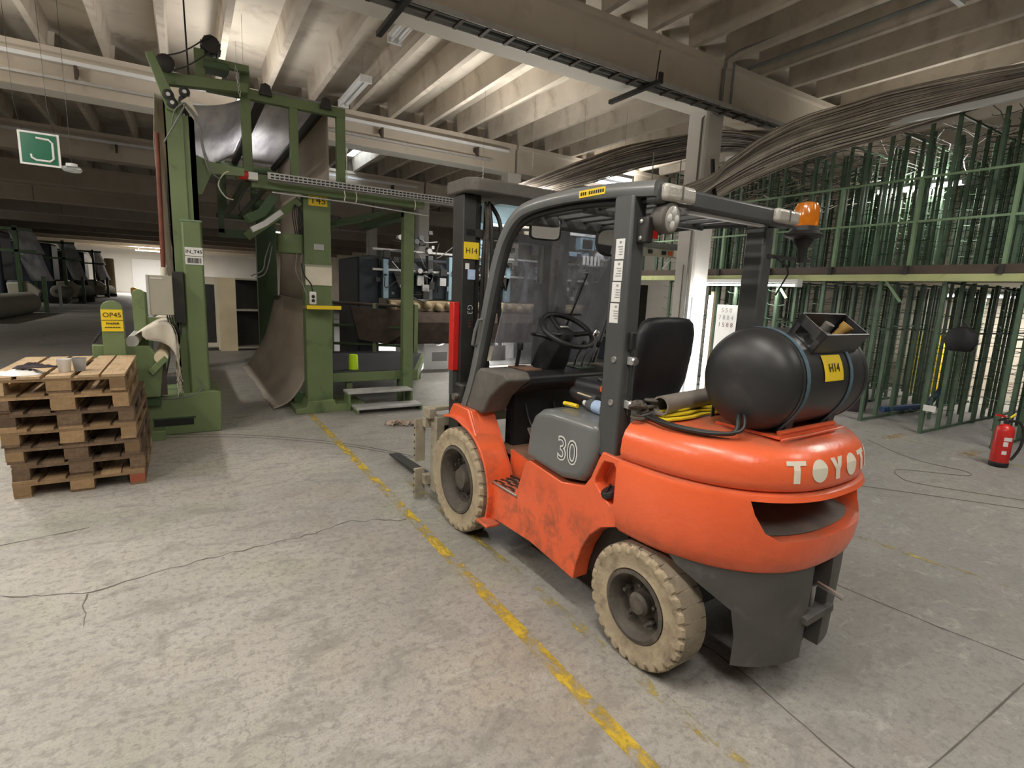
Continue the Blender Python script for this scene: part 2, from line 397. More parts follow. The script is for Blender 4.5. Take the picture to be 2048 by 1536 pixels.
def boolean(ob, cutter_mb):
    cm = cutter_mb.mesh('cut', 'black_ink', (0, 0, 0), 0)
    c = bpy.data.objects.new('cut', cm); COL.objects.link(c)
    c.matrix_world = Matrix.Identity(4)
    par, ob.parent = ob.parent, None
    mods = [(m.name) for m in ob.modifiers]
    m = ob.modifiers.new('cut', 'BOOLEAN'); m.operation = 'DIFFERENCE'; m.object = c; m.solver = 'EXACT'
    while ob.modifiers[0] != m and ob.modifiers.find('cut') > 0: ob.modifiers.move(ob.modifiers.find('cut'), 0)
    keep = [(x.name, x.type, x.width, x.segments) for x in ob.modifiers if x.type == 'BEVEL']
    for n_, *_ in keep: ob.modifiers.remove(ob.modifiers[n_])
    bpy.context.view_layer.update()
    me = bpy.data.meshes.new_from_object(ob.evaluated_get(bpy.context.evaluated_depsgraph_get()))
    ob.modifiers.clear(); old = ob.data; ob.data = me; bpy.data.meshes.remove(old)
    for p in me.polygons: p.use_smooth = True
    me.set_sharp_from_angle(angle=math.radians(35))
    for n_, t_, w_, s_ in keep:
        b = ob.modifiers.new('bevel', 'BEVEL'); b.width = w_; b.segments = s_; b.limit_method = 'ANGLE'; b.angle_limit = math.radians(38)
    bpy.data.objects.remove(c); bpy.data.meshes.remove(cm); ob.parent = par
    return ob
def smoothpath(pts, n=6):
    """Catmull-Rom through pts"""
    P = [Vector(p) for p in pts]; out = []
    for i in range(len(P)-1):
        a, b, c, d = P[max(i-1, 0)], P[i], P[i+1], P[min(i+2, len(P)-1)]
        for k in range(n):
            t = k/n
            out.append(.5*((2*b)+(c-a)*t+(2*a-5*b+4*c-d)*t*t+(3*b-a-3*c+d)*t**3))
    out.append(P[-1]); return out
# ================================================================== the hall
def slab(name, mat, x0, x1, y0, y1, z0, z1): return MB().box(x0, x1, y0, y1, z0, z1).build(name, mat, smooth=0)
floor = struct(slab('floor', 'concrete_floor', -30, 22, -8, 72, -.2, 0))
ceiling = struct(slab('ceiling', 'ceiling_white', -30, 22, -8, 72, 5.5, 5.65))
struct(slab('wall_back', 'wall_plain', -30, 22, 72, 72.2, 0, 5.5))
struct(slab('wall_left', 'wall_dark', -30.2, -30, -8, 72, 0, 5.5))
struct(slab('wall_right', 'wall_tan', 13.6, 13.8, -8, 72, 0, 5.5))
struct(slab('wall_front', 'wall_plain', -30, 22, -8.2, -8, 0, 5.5))
ZB, ZT, PITCH = 4.5, 5.12, 5.8
beamsec = [(0, ZB), (.48, ZB), (.48, ZT-.1), (.53, ZT-.08), (.53, ZT), (-.05, ZT), (-.05, ZT-.08), (0, ZT-.1)]
bm_long = MB().prism(beamsec, 'x', -5.96, 5.96).mesh('beam', 'beam_concrete', smooth=0)
bm_side = MB().prism(beamsec, 'x', -3.3, 3.3).mesh('beam', 'beam_concrete', smooth=0)
bm_far = MB().prism(beamsec, 'x', -12, 12).mesh('beam', 'beam_concrete', smooth=0)
for k in range(-2, 12):
    y = 5.72+PITCH*k
    share('beam', bm_long, ceiling, (.95, y, 0)); share('beam', bm_side, ceiling, (10.27, y, 0)); share('beam', bm_far, ceiling, (-17.03, y, 0))
soff = MB().box(-5.94, 5.94, .012, .468, ZB-.006, ZB).mesh('soffit_brightener', 'soffit_painted_light', smooth=0)  # added thin plate, its pale colour paints in the lit beam underside
for k in (0, 1): share('soffit_brightener', soff, ceiling, (.95, 5.72+PITCH*k, 0))
def ribmesh(l): return MB().rings([[(-.045, y, ZT), (.045, y, ZT), (.085, y, 5.5), (-.085, y, 5.5)] for y in (0, l)]).mesh('rib', 'rib_concrete', smooth=0)
rib = ribmesh(PITCH-.50)
STEP = .79
for k, (a, b) in ((-1, (-3, 17)), (0, (-4, 18)), (1, (-5, 17)), (2, (-6, 14))):
    for i in range(a, b): share('rib', rib, ceiling, (-.11+STEP*i, 5.72+.49+PITCH*k, 0))
far = MB()
for k in range(3, 11):
    for i in range(-14, 14):
        x = -.11+STEP*i; y = 5.72+.49+PITCH*k
        far.rings([[(x-.045, q, ZT), (x+.045, q, ZT), (x+.085, q, 5.5), (x-.085, q, 5.5)] for q in (y, y+PITCH-.5)])
far.build('distant_ribs', 'rib_concrete', ceiling, smooth=0, kind='stuff')
# skylight panes between ribs in the next bays
for (i, y, l) in ((12, 9.6, 1.3), (13, 8.3, 1.2), (13, 12.6, 2.6), (14, 12.6, 2.6), (5, 15.0, 2.0)):
    x = -.11+STEP*(i+.5)
    MB().box(x-.27, x+.27, y, y+l, 5.485, 5.499).build('skylight_pane', 'skylight_glow', ceiling, smooth=0)
# columns
def column(x, y, label):
    c = [(.03, 0), (.35, 0), (.38, .03), (.38, .35), (.35, .38), (.03, .38), (0, .35), (0, .03)]
    o = MB().prism([(x+a, y+b) for a, b in c], 'z', 0, ZB).build('column', 'column_white', smooth=0, org=(x+.19, y+.19, 0))
    struct(o); o['label'] = label; return o
main_col = column(6.77, 5.77, 'white painted concrete column behind the forklift seat')
column(6.77, 11.57, 'white concrete column carrying the second beam behind the lifting mast')
column(6.77, 17.37, 'white concrete column seen through the green frame beyond the loom')
column(6.77, 23.17, 'white concrete column far behind the loom')
# pencil marks and a red blotch on the painted column
MB().box(6.90, 6.93, 5.765, 5.771, 1.42, 1.50).build('paint_mark', 'red_paint', main_col, smooth=0)
MB().box(6.755, 6.762, 5.95, 5.965, 1.2, 2.2).build('cable', 'cable_grey', main_col, smooth=0)
MB().tube([(6.76, 5.86, .0), (6.76, 5.86, 4.35), (6.80, 5.80, 4.42), (7.0, 5.75, 4.45)], .014, 6).build('conduit', 'cable_grey', main_col)

# ---- floor markings and cracks
def strip(name, mat, pts, w, z=.0015, jit=0.):
    m = MB(); P = [Vector((p[0], p[1], 0)) for p in pts]; A = []
    for i, p in enumerate(P):
        t = (P[min(i+1, len(P)-1)]-P[max(i-1, 0)]).normalized(); n = Vector((-t.y, t.x, 0))
        ww = w*(1+random.uniform(-jit, jit))/2
        A.append((m.v((p.x+n.x*ww, p.y+n.y*ww, z)), m.v((p.x-n.x*ww, p.y-n.y*ww, z))))
    for a, b in zip(A, A[1:]): m.f([a[0], a[1], b[1], b[0]])
    return m.build(name, mat, floor, smooth=0)
strip('yellow_line', 'yellow_paint', [(1.32, -.5), (1.33, 2), (1.32, 4), (1.29, 7)], .072)
strip('faded_line', 'faint_yellow', [(1.66, -.5), (1.61, 2), (1.57, 4.2)], .060)
strip('white_line', 'white_paint', [(7.57, .5), (7.58, 5)], .035)
strip('yellow_line', 'faint_yellow', [(7.75, .5), (7.85, 5)], .03)
for y in (1.55, 2.33, 3.14): strip('hatch_bar', 'faint_orange', [(7.62, y), (8.18, y)], .12)
strip('faded_line', 'faint_yellow', [(4.05, 3.0), (4.12, 1.74), (4.15, 1.36), (4.24, .9), (4.35, .3)], .05)
strip('white_line', 'white_paint', [(-1.50, 5.2), (-1.62, 6.2)], .10); strip('yellow_line', 'yellow_paint', [(-1.66, 6.9), (-1.78, 7.8)], .07)
strip('white_line', 'white_paint', [(-5.0, 20), (-4.7, 24.7)], .10); strip('white_line', 'white_paint', [(-3.4, 18), (-2.9, 22)], .12)
def wander(pts, n=8, a=.02):
    out = []
    for p, q in zip(pts, pts[1:]):
        for k in range(n):
            t = k/n; out.append((p[0]+(q[0]-p[0])*t+random.uniform(-a, a), p[1]+(q[1]-p[1])*t+random.uniform(-a, a)))
    return out+[pts[-1]]
strip('crack', 'crack', wander([(-1.2, 3.5), (-.9, 3.46), (-.52, 3.31), (.04, 3.45), (.56, 3.49), (.9, 3.6), (1.28, 3.46)]), .010, .001, .6)
strip('crack', 'crack', wander([(-.53, 3.31), (-.5, 2.98)], 6, .012), .006, .001, .6)
strip('crack', 'crack', wander([(-1.3, 4.1), (-1.05, 4.16), (-.63, 4.24)], 6, .006), .012, .001, .5)
strip('joint', 'crack', wander([(2.1, 2.1), (2.06, 1.52), (2.07, 1.27), (2.0, .87), (1.94, .2)], 6, .006), .008, .001, .4)
strip('joint', 'crack', wander([(2.0, .61), (2.4, .60), (3.17, .59), (4.5, .57)], 6, .0012), .007, .001, .4)
strip('joint', 'crack', wander([(3.2, 2.0), (3.27, 1.4), (3.32, .97), (3.38, .65), (3.42, .2)], 6, .004), .008, .001, .5)
for d in (0, .10): strip('groove', 'crack', smoothpath([(-.35-d*.3, 6.60-d), (.45, 6.28-d), (1.2, 5.7-d), (1.62, 5.2-d), (1.9, 4.75-d*.6)], 6), .018, .001, .2)

# ================================================================== lamps
HOUS = None
def batten(label, loc, along='y', lit=None, n=2, length=1.5, group=None, rods=0., watts=0., up=0.):
    t = thing('fluorescent_lamp', label, 'lamp', loc, 0 if along == 'y' else PI/2, group, world=False)
    h = length/2; s = .055*(n-1)
    MB().box(-.06-s*.5, .06+s*.5, -h, h, 0, .06).build('housing', 'white_metal', t, smooth=0, bev=.006)
    for sg in (-1, 1): MB().box(-.07-s*.5, .07+s*.5, sg*h-.02, sg*h+.02, -.06, .06).build('end_cap', 'white_metal', t, smooth=0, bev=.005)
    for k in range(n):
        x = (k-(n-1)/2)*.11
        MB().cyl((x, -h+.03, -.035), (x, h-.03, -.035), .016, n=10).build('tube', lit or 'white_label', t)
    if rods:
        for sg in (-1, 1): MB().cyl((0, sg*h*.7, .06), (0, sg*h*.7, .06+rods), .0025, n=5).build('rod', 'cable_grey', t)
    if watts:
        ld = bpy.data.lights.new('lamp_light', 'AREA'); ld.shape = 'RECTANGLE'; ld.size = .2; ld.size_y = length; ld.energy = watts; ld.color = (1, .955, .885)
        lo = bpy.data.objects.new('lamp_light', ld); COL.objects.link(lo); lo.parent = t; lo.location = (0, 0, -.07)
        if up:   # a bare batten throws part of its light on the ceiling
            l2 = bpy.data.lights.new('lamp_uplight', 'AREA'); l2.shape = 'RECTANGLE'; l2.size = .2; l2.size_y = length; l2.energy = watts*up; l2.color = (1, .955, .885)
            o2 = bpy.data.objects.new('lamp_uplight', l2); COL.objects.link(o2); o2.parent = t; o2.location = (0, 0, .075); o2.rotation_euler = (PI, 0, 0)
    return t
HZ = 4.25
lamp_spots = [(-2.9, 2.2, 66), (-2.9, 5.2, 104), (-3.0, 8.6, 110), (.2, -1.2, 54), (.2, 1.2, 52), (4.2, -1.5, 36), (6.6, .6, 85)]
for i, (x, y, w) in enumerate(lamp_spots):
    batten(['lit twin-tube batten lamp hung left of the pallets', 'lit twin-tube batten lamp hung left of the green machine', 'lit batten lamp lighting the left end of the second beam',
            'lit batten lamp hung behind the camera', 'lit batten lamp hung above the camera', 'lit batten lamp hung behind the forklift', 'lit batten lamp hung over the right aisle'][i],
           (x, y, HZ), 'y', 'lamp_tube', rods=1.2, watts=w, up=.95 if i < 5 else .12, group='lit hall lamps')
batten('unlit twin-tube lamp on the ceiling, nearer the cable ladder', (2.66, 7.1, 5.05), length=1.45, rods=.35, group='unlit ceiling lamps')
batten('unlit twin-tube lamp on the ceiling above the green frame', (2.74, 10.25, 5.05), length=1.5, rods=.35, group='unlit ceiling lamps')
batten('lit tube lamp lying under the loom bed', (5.2, 11.0, .84), 'x', 'tube_soft', rods=.06, watts=160)
batten('lit batten lamp hung over the loom front, hidden behind the mast', (5.2, 8.9, 3.42), 'x', 'tube_soft', rods=2., watts=70, up=1.5)
batten('added unseen lamp above the fabric web, brightening the pale cloth', (.9, 10.0, 4.36), 'y', 'tube_soft', rods=1.1, watts=28, up=.6)  # added lamp, hidden by the sheet, to brighten the fabric
batten('lit batten lamp on the second beam over the dark cabinets', (9.9, 11.2, 4.6), 'x', 'tube_soft', rods=.5, watts=40, up=1.)
batten('lit tube lamp above the yarn tubes behind the column', (7.2, 8.6, 4.05), 'x', 'tube_soft', n=1, rods=1.4, watts=80)
batten('lit tube lamp near the far white wall', (-3, 64, 4.2), 'x', 'tube_soft', length=2, rods=1.2, watts=1500, up=.5)
batten('lit lamp hanging inside the upper storey of the creel', (10.2, 4.3, 3.62), 'y', 'tube_soft', length=1.2, rods=1.8, watts=60, up=.7)
batten('added unseen lamp left of the dark aisle machines, nearer', (-9, 27, 4.2), 'y', 'tube_soft', rods=1.2, watts=160)  # added out of view to brighten the hanging sheets
batten('added unseen lamp left of the dark aisle machines, farther', (-10.8, 39, 4.2), 'y', 'tube_soft', rods=1.2, watts=160)  # second added lamp out of view, for the farther sheets
batten('lit tube lamp behind the far cabinets', (4.5, 30, 4.2), 'x', 'tube_soft', length=2, rods=1.2, watts=60)
batten('lit tube lamp behind the yarn creel', (12.5, 3.5, 1.98), 'y', 'tube_soft', length=2, rods=.2, watts=70)
# ================================================================== forklift (local: x right, y forward, z up; origin on the floor under the front axle)
FK = thing('forklift', 'orange gas-powered forklift truck with dark grey overhead guard in mid hall', 'forklift', (2.14, 3.13, 0), math.radians(2.5), world=False)
def part(mb, name, mat, parent=FK, **k): return mb.build(name, mat, parent, **k)

# ---- wheels
def wheel(x, y, r, w, rimr, side, rear):
    s = side
    hw = w/2; NS = 168
    prof = [(rimr, -hw*.72), (rimr+.012, -hw*.9), (rimr+.03, -hw*.86), (r*.86, -hw*.96), (r*.905, -hw), (r*.965, -hw*.97), (r*.995, -hw*.80), (r, -hw*.4), (r, hw*.4), (r*.995, hw*.8), (r*.965, hw*.97), (r*.905, hw), (r*.86, hw*.96), (rimr+.03, hw*.86), (rimr+.012, hw*.9), (rimr, hw*.72)]
    def mod(j, i, q):
        if j in (4, 5, 6, 9, 10, 11) and i % 6 < 2: return q-.017 if j in (5, 10) else q-.011
        return q
    t = MB().lathe(prof, (x, y, r), (1, 0, 0), NS, False, mod)
    wh = part(t, 'tire', 'tire_tan', smooth=28)
    # running surface, a hair proud of the carcass, cut by cross slits
    tr = MB(); k = 28
    for i in range(k):
        a0 = 2*PI*(i+.04)/k; a1 = 2*PI*(i+.96)/k; rr = []
        for q in (-hw*.80, hw*.80):
            for rad in (r*.97, r*1.004): rr.append([(x+q, y+rad*math.sin(a0+(a1-a0)*j/3), r+rad*math.cos(a0+(a1-a0)*j/3)) for j in range(4)])
        A, B, C_, D = rr
        tr.rings([A, B, D, C_], cap=False, closed=False); tr.f([tr.v(p) for p in (A[0], B[0], D[0], C_[0])]); tr.f([tr.v(p) for p in (A[3], B[3], D[3], C_[3])])
    part(tr, 'tread', 'tire_tread', wh, smooth=25)
    o = x+s*hw
    # dished rim
    rp = [(rimr+.002, hw*.70), (rimr+.006, hw*.92), (rimr-.012, hw*.95), (rimr-.02, hw*.78), (rimr*.84, hw*.62), (rimr*.80, hw*.05), (rimr*.74, -hw*.12 if rear else -hw*.25), (rimr*.40, -hw*.05), (rimr*.38, hw*.1), (.001, hw*.12)]
    rim = part(MB().lathe([(a, s*b) for a, b in rp], (x, y, r), (1, 0, 0), 40, False), 'rim', 'rim_dark', smooth=35)
    hp = [(rimr*.42, 0), (rimr*.42, hw*.25), (rimr*.33, hw*.45), (rimr*.30, hw*.62), (.01, hw*.66)] if not rear else [(rimr*.36, 0), (rimr*.34, hw*.5), (rimr*.26, hw*.66), (.01, hw*.7)]
    hub = part(MB().lathe([(a, s*b) for a, b in hp], (x, y, r), (1, 0, 0), 20), 'hub', 'rim_dark', rim, smooth=35)
    nb = 6 if not rear else 5
    nutm = MB().lathe([(.017, 0), (.017, .022), (.009, .03), (.009, .05), (.001, .05)], (0, 0, 0), (s, 0, 0), 6).mesh('wheel_nut', 'rim_dark', smooth=20)
    for i in range(nb*(1 if rear else 2)):
        a = 2*PI*i/(nb*(1 if rear else 2)); q = rimr*.58
        share('wheel_nut', nutm, rim, (x-s*hw*.06, y+q*math.sin(a), r+q*math.cos(a)))
    return wh
for s in (-1, 1):
    wheel(s*.51, .07, .36, .22, .228, s, False)
    wheel(s*.485, -1.55, .28, .165, .16, s, True)
part(MB().cyl((-.42, .07, .36), (.42, .07, .36), .09), 'front_axle', 'black_steel')
part(MB().box(-.40, .40, -1.63, -1.47, .2, .36), 'rear_axle', 'black_steel', bev=.02)
for s in (-1, 1): part(MB().tube([(s*.30, -1.55, .28), (s*.42, -1.58, .30), (s*.43, -1.55, .28)], .05, 8), 'knuckle', 'rim_dark')

# ---- chassis sides
side_poly = [(-.27, .47), (-.285, .22), (-.45, .235), (-.75, .245), (-1.135, .205), (-1.15, .30), (-1.185, .40), (-1.235, .49), (-1.31, .56), (-1.405, .60), (-1.405, .925), (-1.285, .93), (-1.262, .885), (-1.218, .785), (-1.175, .725), (-1.0, .688), (-.715, .72), (-.67, .70), (-.635, .60), (-.605, .52), (-.565, .47)]
for s in (-1, 1):
    o = part(MB().prism(side_poly, 'x', s*.46, s*.56), 'side_panel', 'orange_paint', bev=.012, smooth=30)
    if s < 0:
        pocket = MB().prism([(-1.288, .872), (-1.302, .89), (-1.36, .895), (-1.377, .878), (-1.377, .705), (-1.357, .69), (-1.30, .722), (-1.25, .762), (-1.247, .785)], 'x', -.60, -.49)
        boolean(o, pocket)
        cap = part(MB().lathe([(.042, 0), (.042, .022), (.036, .03), (.001, .03)], (-.525, -1.325, .725), (-.35, .25, .9), 20), 'fuel_cap', 'black_plastic', bev=.003)
        part(MB().box(-.06, .06, -.007, .007, 0, .018, Matrix.Translation((-.535, -1.318, .752)) @ Matrix.Rotation(.5, 4, 'Z') @ Matrix.Rotation(-.3, 4, 'Y') @ Matrix.Scale(.55, 4)), 'grip', 'black_plastic', cap)
    part(MB().box(s*.30-.16, s*.30+.16, -.285, -.27, .22, .45), 'bulkhead', 'orange_paint', smooth=0)
part(MB().box(-.46, .46, -1.40, -.63, .24, .60).box(-.365, .365, -.63, -.1, .24, .60), 'chassis_frame', 'black_steel', smooth=0)
part(MB().box(-.46, .46, -1.40, -1.255, .60, 1.02), 'radiator_shroud', 'black_plastic', bev=.01)
# step well
for s in (-1, 1):
    st = part(MB().box(s*.47-.09, s*.47+.09, -.605, -.27, .455, .468), 'step', 'step_brown', smooth=0)
    if s < 0:
        slot = MB().box(-.028, .028, -.008, .008, 0, .006).mesh('tread_cleat', 'black_steel', smooth=0)
        for i in range(4):
            for j in range(5): share('tread_cleat', slot, st, (-.535+.045*i+(.012 if j % 2 else 0), -.32-.055*j, .468), (0, 0, PI/2))
        part(MB().box(-.566, -.552, -.60, -.27, .462, .476), 'edge_strip', 'steel', st, bev=.003)
    part(MB().prism([(-.26, .46), (-.26, .64), (-.64, .60), (-.62, .46)], 'x', s*.375-.008, s*.375+.008), 'step_riser', 'orange_paint', smooth=0)
part(MB().box(-.38, .38, -.70, -.05, .60, .625), 'floor_plate', 'step_brown', smooth=0)
part(MB().box(-.30, .30, -.16, -.06, .62, 1.05), 'toe_board', 'black_plastic', smooth=0)
for x in (-.22, .02):
    pd = part(MB().box(x-.045, x+.045, -.30, -.285, .70, .78, Matrix.Translation((0, -.29, .74)) @ Matrix.Rotation(-.7, 4, 'X') @ Matrix.Translation((0, .29, -.74))), 'pedal', 'dust_grey', bev=.006)
    part(MB().tube([(x, -.28, .75), (x+.01, -.2, .82), (x+.015, -.12, .98)], .007, 6), 'pedal_arm', 'black_steel', pd)

# ---- front fenders
def fender(s):
    cy, cz = .07, .36
    rr = lambda a: .392+.06*max(0, (95-a)/33)
    pts = [(cy+rr(a)*math.cos(math.radians(a)), cz+rr(a)*math.sin(math.radians(a))) for a in range(60, 208, 6)]
    sp = [p for a, p in zip(range(60, 208, 6), pts) if a < 148]+[(-.268, .56), (-.262, .50), (-.20, .60), (-.09, .76), (-.03, .868), (.22, .868), (.262, .82)]
    f = part(MB().prism(sp, 'x', s*.52, s*.565), 'fender', 'orange_paint', bev=.008, smooth=30)
    m = MB(); Rr = []
    for y, z in pts:
        d = Vector((0, y-cy, z-cz)).normalized()
        Rr.append([(s*.595, y, z), (s*.42, y, z), (s*.42, y+d.y*.018, z+d.z*.018), (s*.595, y+d.y*.018, z+d.z*.018)])
    m.rings(Rr); part(m, 'fender_lip', 'orange_paint', f, smooth=30, bev=.003)
    # rear face of the fender, beside the step
    m = MB(); A = [(s*.56, -.268, .47), (s*.56, -.02, .862), (s*.40, -.06, .862), (s*.375, -.30, .47)]
    B = [(x, y+.05, z) for x, y, z in A]; m.rings([A, B]); part(m, 'fender_back', 'orange_paint', f, smooth=0, bev=.004)
    m = MB().box(s*.60-.05, s*.60+.05, -.42, -.29, .205, .225); part(m, 'foot_lug', 'orange_paint', f, bev=.006)
for s in (-1, 1): fender(s)

# moulded rib that carries the pillar line down the fender
for s in (-1, 1): part(MB().tube([(s*.572, -.012, .865), (s*.572, -.10, .74), (s*.572, -.19, .61), (s*.572, -.255, .485)], .012, 8), 'fender_rib', 'orange_paint')
# ---- cowl and dashboard
cowl = [(.14, .855), (.05, 1.03), (0, 1.115), (-.06, 1.155), (-.20, 1.165), (-.36, 1.165), (-.40, 1.12), (-.30, 1.06), (-.20, .98), (-.13, .88), (-.10, .855)]
for s in (-1, 1): part(MB().prism(cowl, 'x', s*.34, s*.525), 'cowl_side', 'dust_grey', bev=.018, seg=3)
dash = part(MB().prism([(.03, 1.0), (0, 1.13), (-.06, 1.155), (-.30, 1.155), (-.36, 1.13), (-.36, 1.08), (-.2, 1.0)], 'x', -.335, .335), 'dashboard', 'black_plastic', bev=.012)
part(MB().box(.12, .27, -.30, -.12, 1.155, 1.160), 'tray_mat', 'dark_green', dash, smooth=0)
part(MB().cyl((.20, -.22, 1.15), (.20, -.22, 1.162), .03), 'cup_hole', 'black_steel', dash)
part(MB().box(-.30, -.17, -.27, -.06, 1.155, 1.163, Matrix.Rotation(0, 4, 'X')), 'data_plate', 'step_brown', dash, smooth=0)
lev = part(MB().tube([(-.26, -.10, 1.13), (-.265, -.13, 1.25), (-.28, -.16, 1.31)], .013, 8), 'brake_lever', 'black_plastic', dash)
part(MB().box(-.295, -.265, -.185, -.145, 1.28, 1.33), 'lever_grip', 'black_plastic', lev, bev=.008)
# steering column and wheel
sc = part(MB().rings([[(x*k-.05, y0+dy*k, z0+dz*k) for x, dy, dz in ((-.085, -.06, -.05), (.085, -.06, -.05), (.085, .07, .05), (-.085, .07, .05))] for y0, z0, k in ((-.16, 1.12, 1), (-.24, 1.26, 1), (-.30, 1.34, .75), (-.345, 1.40, .4))]), 'steering_column', 'black_plastic', bev=.015)
N = Vector((0, -.52, .85)).normalized(); cw_ = Vector((-.05, -.36, 1.425)); e1 = Vector((1, 0, 0)); e2 = N.cross(e1)
part(MB().rings([[(cw_+(e1*math.cos(a)+e2*math.sin(a))*(.178+.017*math.cos(b))+N*.017*math.sin(b)) for b in [2*PI*j/10 for j in range(10)]] for a in [2*PI*i/48 for i in range(49)]], cap=False), 'steering_wheel', 'black_plastic', sc)
m = MB()
for a in (1.75, 3.3, 6.1): m.tube([cw_-N*.03, cw_-N*.025+(e1*math.cos(a)+e2*math.sin(a))*.08, cw_+(e1*math.cos(a)+e2*math.sin(a))*.175], .016, 8)
m.lathe([(.055, -.06), (.06, -.03), (.045, -.005), (.001, 0)], cw_, N, 18); part(m, 'spokes', 'black_plastic', sc)
part(MB().lathe([(.006, 0), (.008, .03), (.024, .04), (.024, .06), (.01, .075), (.001, .076)], cw_+(e1*math.cos(-.6)+e2*math.sin(-.6))*.178, N, 12), 'spinner_knob', 'chrome', sc)
part(MB().tube([(-.12, -.28, 1.36), (-.2, -.30, 1.385), (-.29, -.30, 1.40)], .011, 8), 'shift_lever', 'black_plastic', sc)
for k, w_ in enumerate((.011, .008, .010, .009, .008)): part(MB().box(-.034+.0145*k, -.034+.0145*k+w_, -.008, .008, 0, .002, Matrix.Translation(cw_+N*.002+e2*.036) @ Matrix.Rotation(math.radians(31), 4, 'X')), 'hub_print', 'white_label', sc, smooth=0)
part(MB().box(-.47, -.33, -.068, -.064, 1.20, 1.30, Matrix.Rotation(0, 4, 'X')), 'load_chart', 'cream_white', dash, smooth=0)
# levers on the right of the dash
for i, x in enumerate((.16, .23, .30)):
    lv = part(MB().tube([(x, -.2, 1.14), (x, -.24, 1.24), (x+.01, -.28, 1.31)], .008, 6), 'hydraulic_lever', 'chrome', dash)
    part(MB().lathe([(.014, 0), (.019, .02), (.014, .045), (.001, .05)], (x+.01, -.275, 1.30), (0, -.4, .9), 10), 'knob', 'black_plastic', lv)

# ---- engine hood with seat
hood_poly = [(-.672, .735), (-.705, .93), (-.735, .99), (-.80, 1.035), (-.90, 1.05), (-1.24, 1.05), (-1.255, .95), (-1.232, .87), (-1.195, .785), (-1.15, .738), (-1.0, .708)]
hood = part(MB().prism(hood_poly, 'x', -.572, .572), 'engine_hood', 'light_grey_paint', bev=.04, seg=4, smooth=45)
for i, (mt, off, z) in enumerate((('white_label', .0045, .0), ('grey_paint', -.0035, .0012))):
    text('hood_number', '30', .175, mt, hood, (-.5735-z, -1.045, .865), (PI/2, 0, -PI/2), offset=off, sx=.92)
seat = part(MB().box(-.21, .23, -1.05, -.62, 1.06, 1.17), 'seat_cushion', 'seat_vinyl', bev=.045, seg=4)
m = MB(); R_ = []
for z, w, y0, y1 in ((1.10, .20, -1.10, -1.0), (1.2, .215, -1.135, -1.02), (1.35, .22, -1.155, -1.05), (1.47, .212, -1.165, -1.075), (1.525, .19, -1.165, -1.085), (1.55, .15, -1.16, -1.095), (1.556, .08, -1.15, -1.105)):
    R_.append([(.01+w*math.copysign(abs(math.cos(a))**.5, math.cos(a)), (y0+y1)/2+(y1-y0)/2*math.copysign(abs(math.sin(a))**.6, math.sin(a)), z) for a in [2*PI*i/28 for i in range(28)]])
m.rings(R_); back = part(m, 'seat_back', 'seat_vinyl', smooth=60)
part(MB().tube([(-.24, -1.06, 1.1), (-.25, -1.0, 1.18), (-.245, -.9, 1.2)], .016, 8), 'belt_anchor', 'black_plastic')
part(MB().sweep([(-.25, -.98, 1.20), (-.27, -.96, 1.16), (-.28, -.98, 1.10), (-.26, -1.0, 1.06)], [(-.024, -.002), (.024, -.002), (.024, .002), (-.024, .002)], (0, 1, 0)), 'seat_belt', 'orange_belt')

# ---- overhead guard
gp = smoothpath([(.135, .86), (.03, 1.08), (-.06, 1.36), (-.14, 1.62), (-.22, 1.85), (-.30, 1.985), (-.40, 2.075), (-.53, 2.118), (-.80, 2.135), (-1.1, 2.128), (-1.45, 2.10)], 4)
rails = []
for s in (-1, 1):
    prof = [(-.033, -.030), (.033, -.030), (.040, -.018), (.040, .020), (.030, .032), (-.030, .032), (-.040, .020), (-.040, -.018)]
    g = part(MB().sweep([(s*.50, y, z) for y, z in [(p[0], p[1]) for p in gp]], prof, (1, 0, 0)), 'guard_rail', 'light_grey_paint', smooth=50); rails.append(g)
    inner = []
    for i, (_, y, z) in enumerate([(0, p[0], p[1]) for p in gp][3:-1]):
        inner.append((s*.485, y-.042 if z < 2.0 else y-.042*(2.14-z)/.14, z-.0 if z < 1.95 else z-.045*min(1, (z-1.95)/.16)))
    part(MB().tube(inner, .017, 8), 'weather_strip', 'black_plastic', g)
    # rear pillar
    pl = part(MB().rings([[(s*.545, a, z), (s*.455, a, z), (s*.455, b, z), (s*.545, b, z)] for a, b, z in ((-1.355, -1.225, .90), (-1.345, -1.23, 2.09))]), 'rear_pillar', 'grey_paint', bev=.012, smooth=30)
    for z in (1.17, 1.37):
        part(MB().lathe([(.016, 0), (.014, .006), (.001, .008)], (s*.545, -1.30, z), (s, 0, 0), 14), 'bolt', 'steel', pl)
        if s < 0:
            hg = part(MB().box(-.515, -.485, -1.385, -1.352, z-.018, z+.018), 'hinge', 'zinc', pl, bev=.003)
            part(MB().lathe([(.02, 0), (.017, .008), (.001, .01)], (-.50, -1.385, z), (0, -1, 0), 14), 'hinge_bolt', 'steel', hg)
    if s < 0:
        part(MB().box(-.52, -.488, -1.375, -1.352, 1.42, 1.50), 'latch', 'black_plastic', pl, bev=.005)
        part(MB().cyl((-.505, -1.372, 1.12), (-.505, -1.372, 1.44), .005, n=6), 'hinge_rod', 'black_steel', pl)
part(MB().box(-.47, .47, -.50, -.40, 2.035, 2.10), 'front_bar', 'grey_paint', bev=.012)
rb = part(MB().box(-.52, .54, -1.455, -1.385, 2.045, 2.125), 'rear_bar', 'grey_paint', bev=.014)
for i in range(6): part(MB().box(-.37+i*.148-.02, -.37+i*.148+.02, -1.40, -.45, 2.085, 2.115), 'roof_bar', 'grey_paint', bev=.006)
part(MB().box(-.46, .46, -.95, -.91, 2.06, 2.09), 'cross_bar', 'grey_paint', bev=.005)
